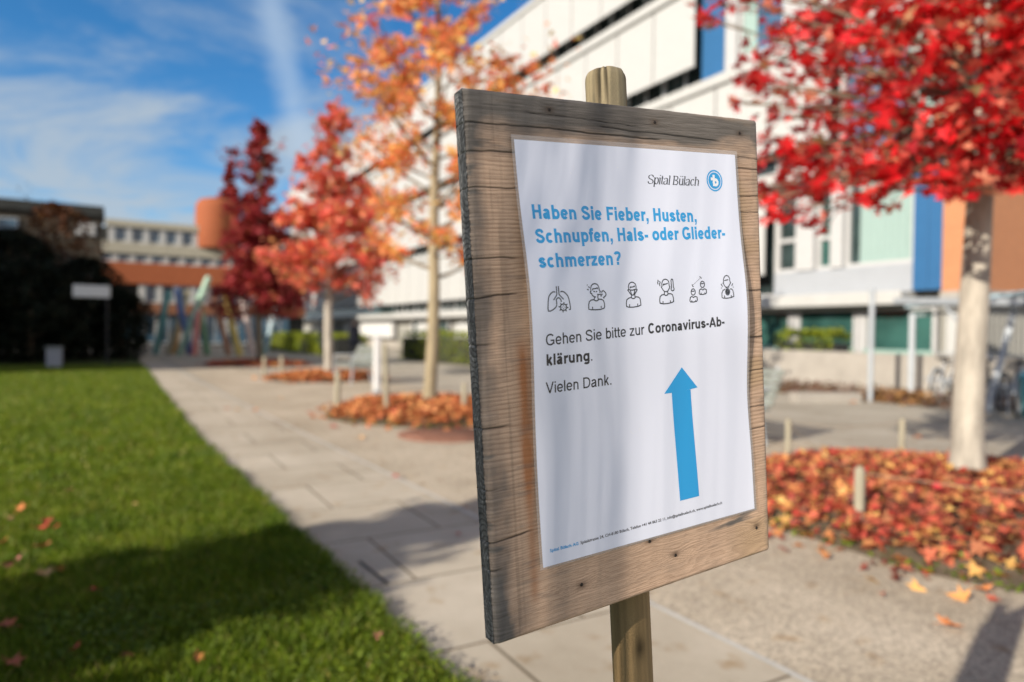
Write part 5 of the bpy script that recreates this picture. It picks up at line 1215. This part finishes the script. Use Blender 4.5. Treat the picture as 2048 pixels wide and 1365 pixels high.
# two people in dark clothes beyond the benches
def person(x, y, rz, h, label, pose):
    bm = bmesh.new(); sl = bm.verts.layers.skin.verify(); ca, sa = cos(rz), sin(rz)
    def V(lx, ly, lz, r):
        v = bm.verts.new((lx*ca-ly*sa, lx*sa+ly*ca, lz*h)); v[sl].radius = (r*h, r*h*.9); return v
    def E_(*vs):
        for a, b_ in zip(vs[:-1], vs[1:]): bm.edges.new((a, b_))
    pel = V(0,0,.52,.085); pel[sl].use_root = True
    ch = V(0,.01,.70,.095); sho = V(0,0,.80,.075); nk = V(0,.01,.855,.033); hd = V(0,.02,.91,.055); tp_ = V(0,.015,.965,.045)
    E_(pel,ch,sho,nk,hd,tp_); no = V(0,.10,.915,.012); E_(hd,no)
    for s in (-1,1):
        st = pose*s
        k_ = V(s*.09,.10*st+.02,.28,.046); a_ = V(s*.09,.22*st-.02,.045,.03); t_ = V(s*.10,.22*st+.12,.02,.026); hp = V(s*.085,.0,.48,.065); E_(pel,hp,k_,a_,t_)
        s1 = V(s*.17,0,.79,.05); el = V(s*.22,-.10*st-.02,.62,.034); wr = V(s*.21,-.16*st+.06,.49,.022); pm = V(s*.21,-.17*st+.08,.455,.020); E_(sho,s1,el,wr,pm)
        for q_, (dx_, ln) in enumerate(((-.02,.036),(-.007,.044),(.007,.042),(.02,.034))):
            f1 = V(s*.21+dx_,-.17*st+.085,.455-ln*.6,.0055); f2 = V(s*.21+dx_,-.17*st+.075,.455-ln*1.2,.0045); E_(pm,f1,f2)
        th_ = V(s*.185,-.17*st+.11,.445,.006); E_(pm,th_)
    me = bpy.data.meshes.new('person'); bm.to_mesh(me); bm.free()
    m, t, p = newmat('clothed_person'); tcn = t.nodes.new('ShaderNodeTexCoord'); sp = t.nodes.new('ShaderNodeSeparateXYZ'); t.links.new(tcn.outputs['Object'], sp.inputs[0])
    rp = t.nodes.new('ShaderNodeValToRGB'); rp.color_ramp.interpolation = 'CONSTANT'; e = rp.color_ramp.elements
    e[0].position = 0; e[0].color = (.012,.012,.014,1); e[1].position = .04; e[1].color = (.016,.02,.035,1)
    for pos, c_ in ((.53,(.014,.016,.026,1)),(.868,(.36,.21,.15,1))): q_ = e.new(pos); q_.color = c_
    mu = t.nodes.new('ShaderNodeMath'); mu.operation = 'DIVIDE'; mu.inputs[1].default_value = h; t.links.new(sp.outputs[2], mu.inputs[0]); t.links.new(mu.outputs[0], rp.inputs[0])
    t.links.new(rp.outputs[0], p.inputs['Base Color']); p.inputs['Roughness'].default_value = .9
    me.materials.append(m); o = bpy.data.objects.new('person', me); col.objects.link(o); o.location = (x,y,0)
    sk_ = o.modifiers.new('skin','SKIN'); sk_.use_smooth_shade = True; sb = o.modifiers.new('sub','SUBSURF'); sb.levels = 1; sb.render_levels = 2
    tag(o, label, 'person', 'people by the hedge')
    b = MB(); c = Vector((0,.02*0,.945*h)); vs = []
    for i in range(6):
        for k_ in range(14):
            ph_ = i/5*1.75; a = 2*pi*k_/14; vs.append((c.x-.01*sa*0+.062*h*sin(ph_)*cos(a), c.y+.062*h*sin(ph_)*sin(a)-.008, c.z+.068*h*cos(ph_)))
    b.add(vs, [(i*14+k_,i*14+(k_+1)%14,(i+1)*14+(k_+1)%14,(i+1)*14+k_) for i in range(5) for k_ in range(14)], smooth=True)
    hr = b.build('hair', M_black, o, loc=(0,0,0)); return o
person(8.85,29.0,2.6,1.74,'person in dark clothes walking beyond the bench, between two trunks',.6)
person(7.75,29.6,2.9,1.55,'shorter person in dark clothes right of the coral tree trunk',.4)

# single fallen leaves one can count
def leaf(x, y, z, s, rz, tilt, m, label, group):
    TV, TF = star_leaf(); V = TV.copy(); V[:,2] = V[:,2]*2.2+.10*(V[:,0]**2+V[:,1]**2); b = MB(); b.add((V*s).tolist(), TF)
    b.tube([(0,-.12*s,0),(.02*s,-.45*s,.05*s),(.05*s,-.72*s,.03*s)], .012*s, 4, cap=False)
    o = b.build('fallen_leaf', m); o.location = (x,y,z+.10*s+abs(sin(tilt))*s*.45); o.rotation_euler = (tilt, tilt*.4, rz); return tag(o, label, 'leaf', group)
def flat(c_): return mat('leaf_tone', c_, .6, .25, 30)
FM = {'orange': flat((.62,.22,.07)), 'red': flat((.45,.05,.035)), 'pink': flat((.52,.17,.16)), 'tan': flat((.62,.36,.16)), 'rust': flat((.36,.10,.05))}
def gp(px, py):
    d = fw+rt*((px-1024)/1365.33)-up*((py-682.5)/1365.33); k_ = -CAM_H/d.z; return d.x*k_, d.y*k_
LAWN = [(45,1042,'orange',.10),(18,1062,'tan',.07),(92,1064,'red',.09),(80,1078,'red',.11),(108,1076,'red',.08),(6,1112,'orange',.08),(78,1122,'orange',.09),(92,1116,'rust',.07),(28,1165,'pink',.14),(88,1174,'tan',.10),(118,1170,'orange',.07),(192,1210,'red',.07),(150,1335,'red',.06),(255,1350,'rust',.06),(10,1285,'rust',.10),(25,1362,'rust',.09),(395,1352,'orange',.05),(140,1000,'tan',.07),(200,912,'red',.07),(148,842,'tan',.07),(755,1302,'pink',.05),(270,1028,'tan',.05)]
for i, (px, py, c_, s_) in enumerate(LAWN):
    x, y = gp(px, py); leaf(x, y, .055, s_*.92, random.uniform(0,6), random.uniform(-.7,.7), FM[c_], {'orange':'orange','red':'dark red','pink':'pinkish','tan':'tan','rust':'rust-brown'}[c_]+' fallen leaf lying in the lawn grass', 'fallen leaves on the lawn')
PAVE = [(1790,1112,'tan',.15),(1805,1150,'rust',.11),(1898,1264,'orange',.12),(1965,1192,'orange',.11),(1762,1196,'rust',.05),(510,824,'orange',.12),(452,822,'rust',.12),(474,824,'tan',.10),(650,842,'orange',.13),(666,858,'red',.12),(720,880,'tan',.12),(793,960,'red',.08),(915,1074,'red',.06),(930,1020,'rust',.05),(605,760,'red',.12),(410,700,'red',.14),(1990,700,'orange',.1),(1705,808,'orange',.14),(1960,876,'orange',.12),(1835,880,'orange',.12),(560,800,'tan',.10)]
for i, (px, py, c_, s_) in enumerate(PAVE):
    x, y = gp(px, py); leaf(x, y, .014, s_, random.uniform(0,6), random.uniform(-.25,.25), FM[c_], {'orange':'orange','red':'dark red','pink':'pinkish','tan':'tan','rust':'rust-brown'}[c_]+' fallen leaf lying on the paving', 'fallen leaves on the paving')
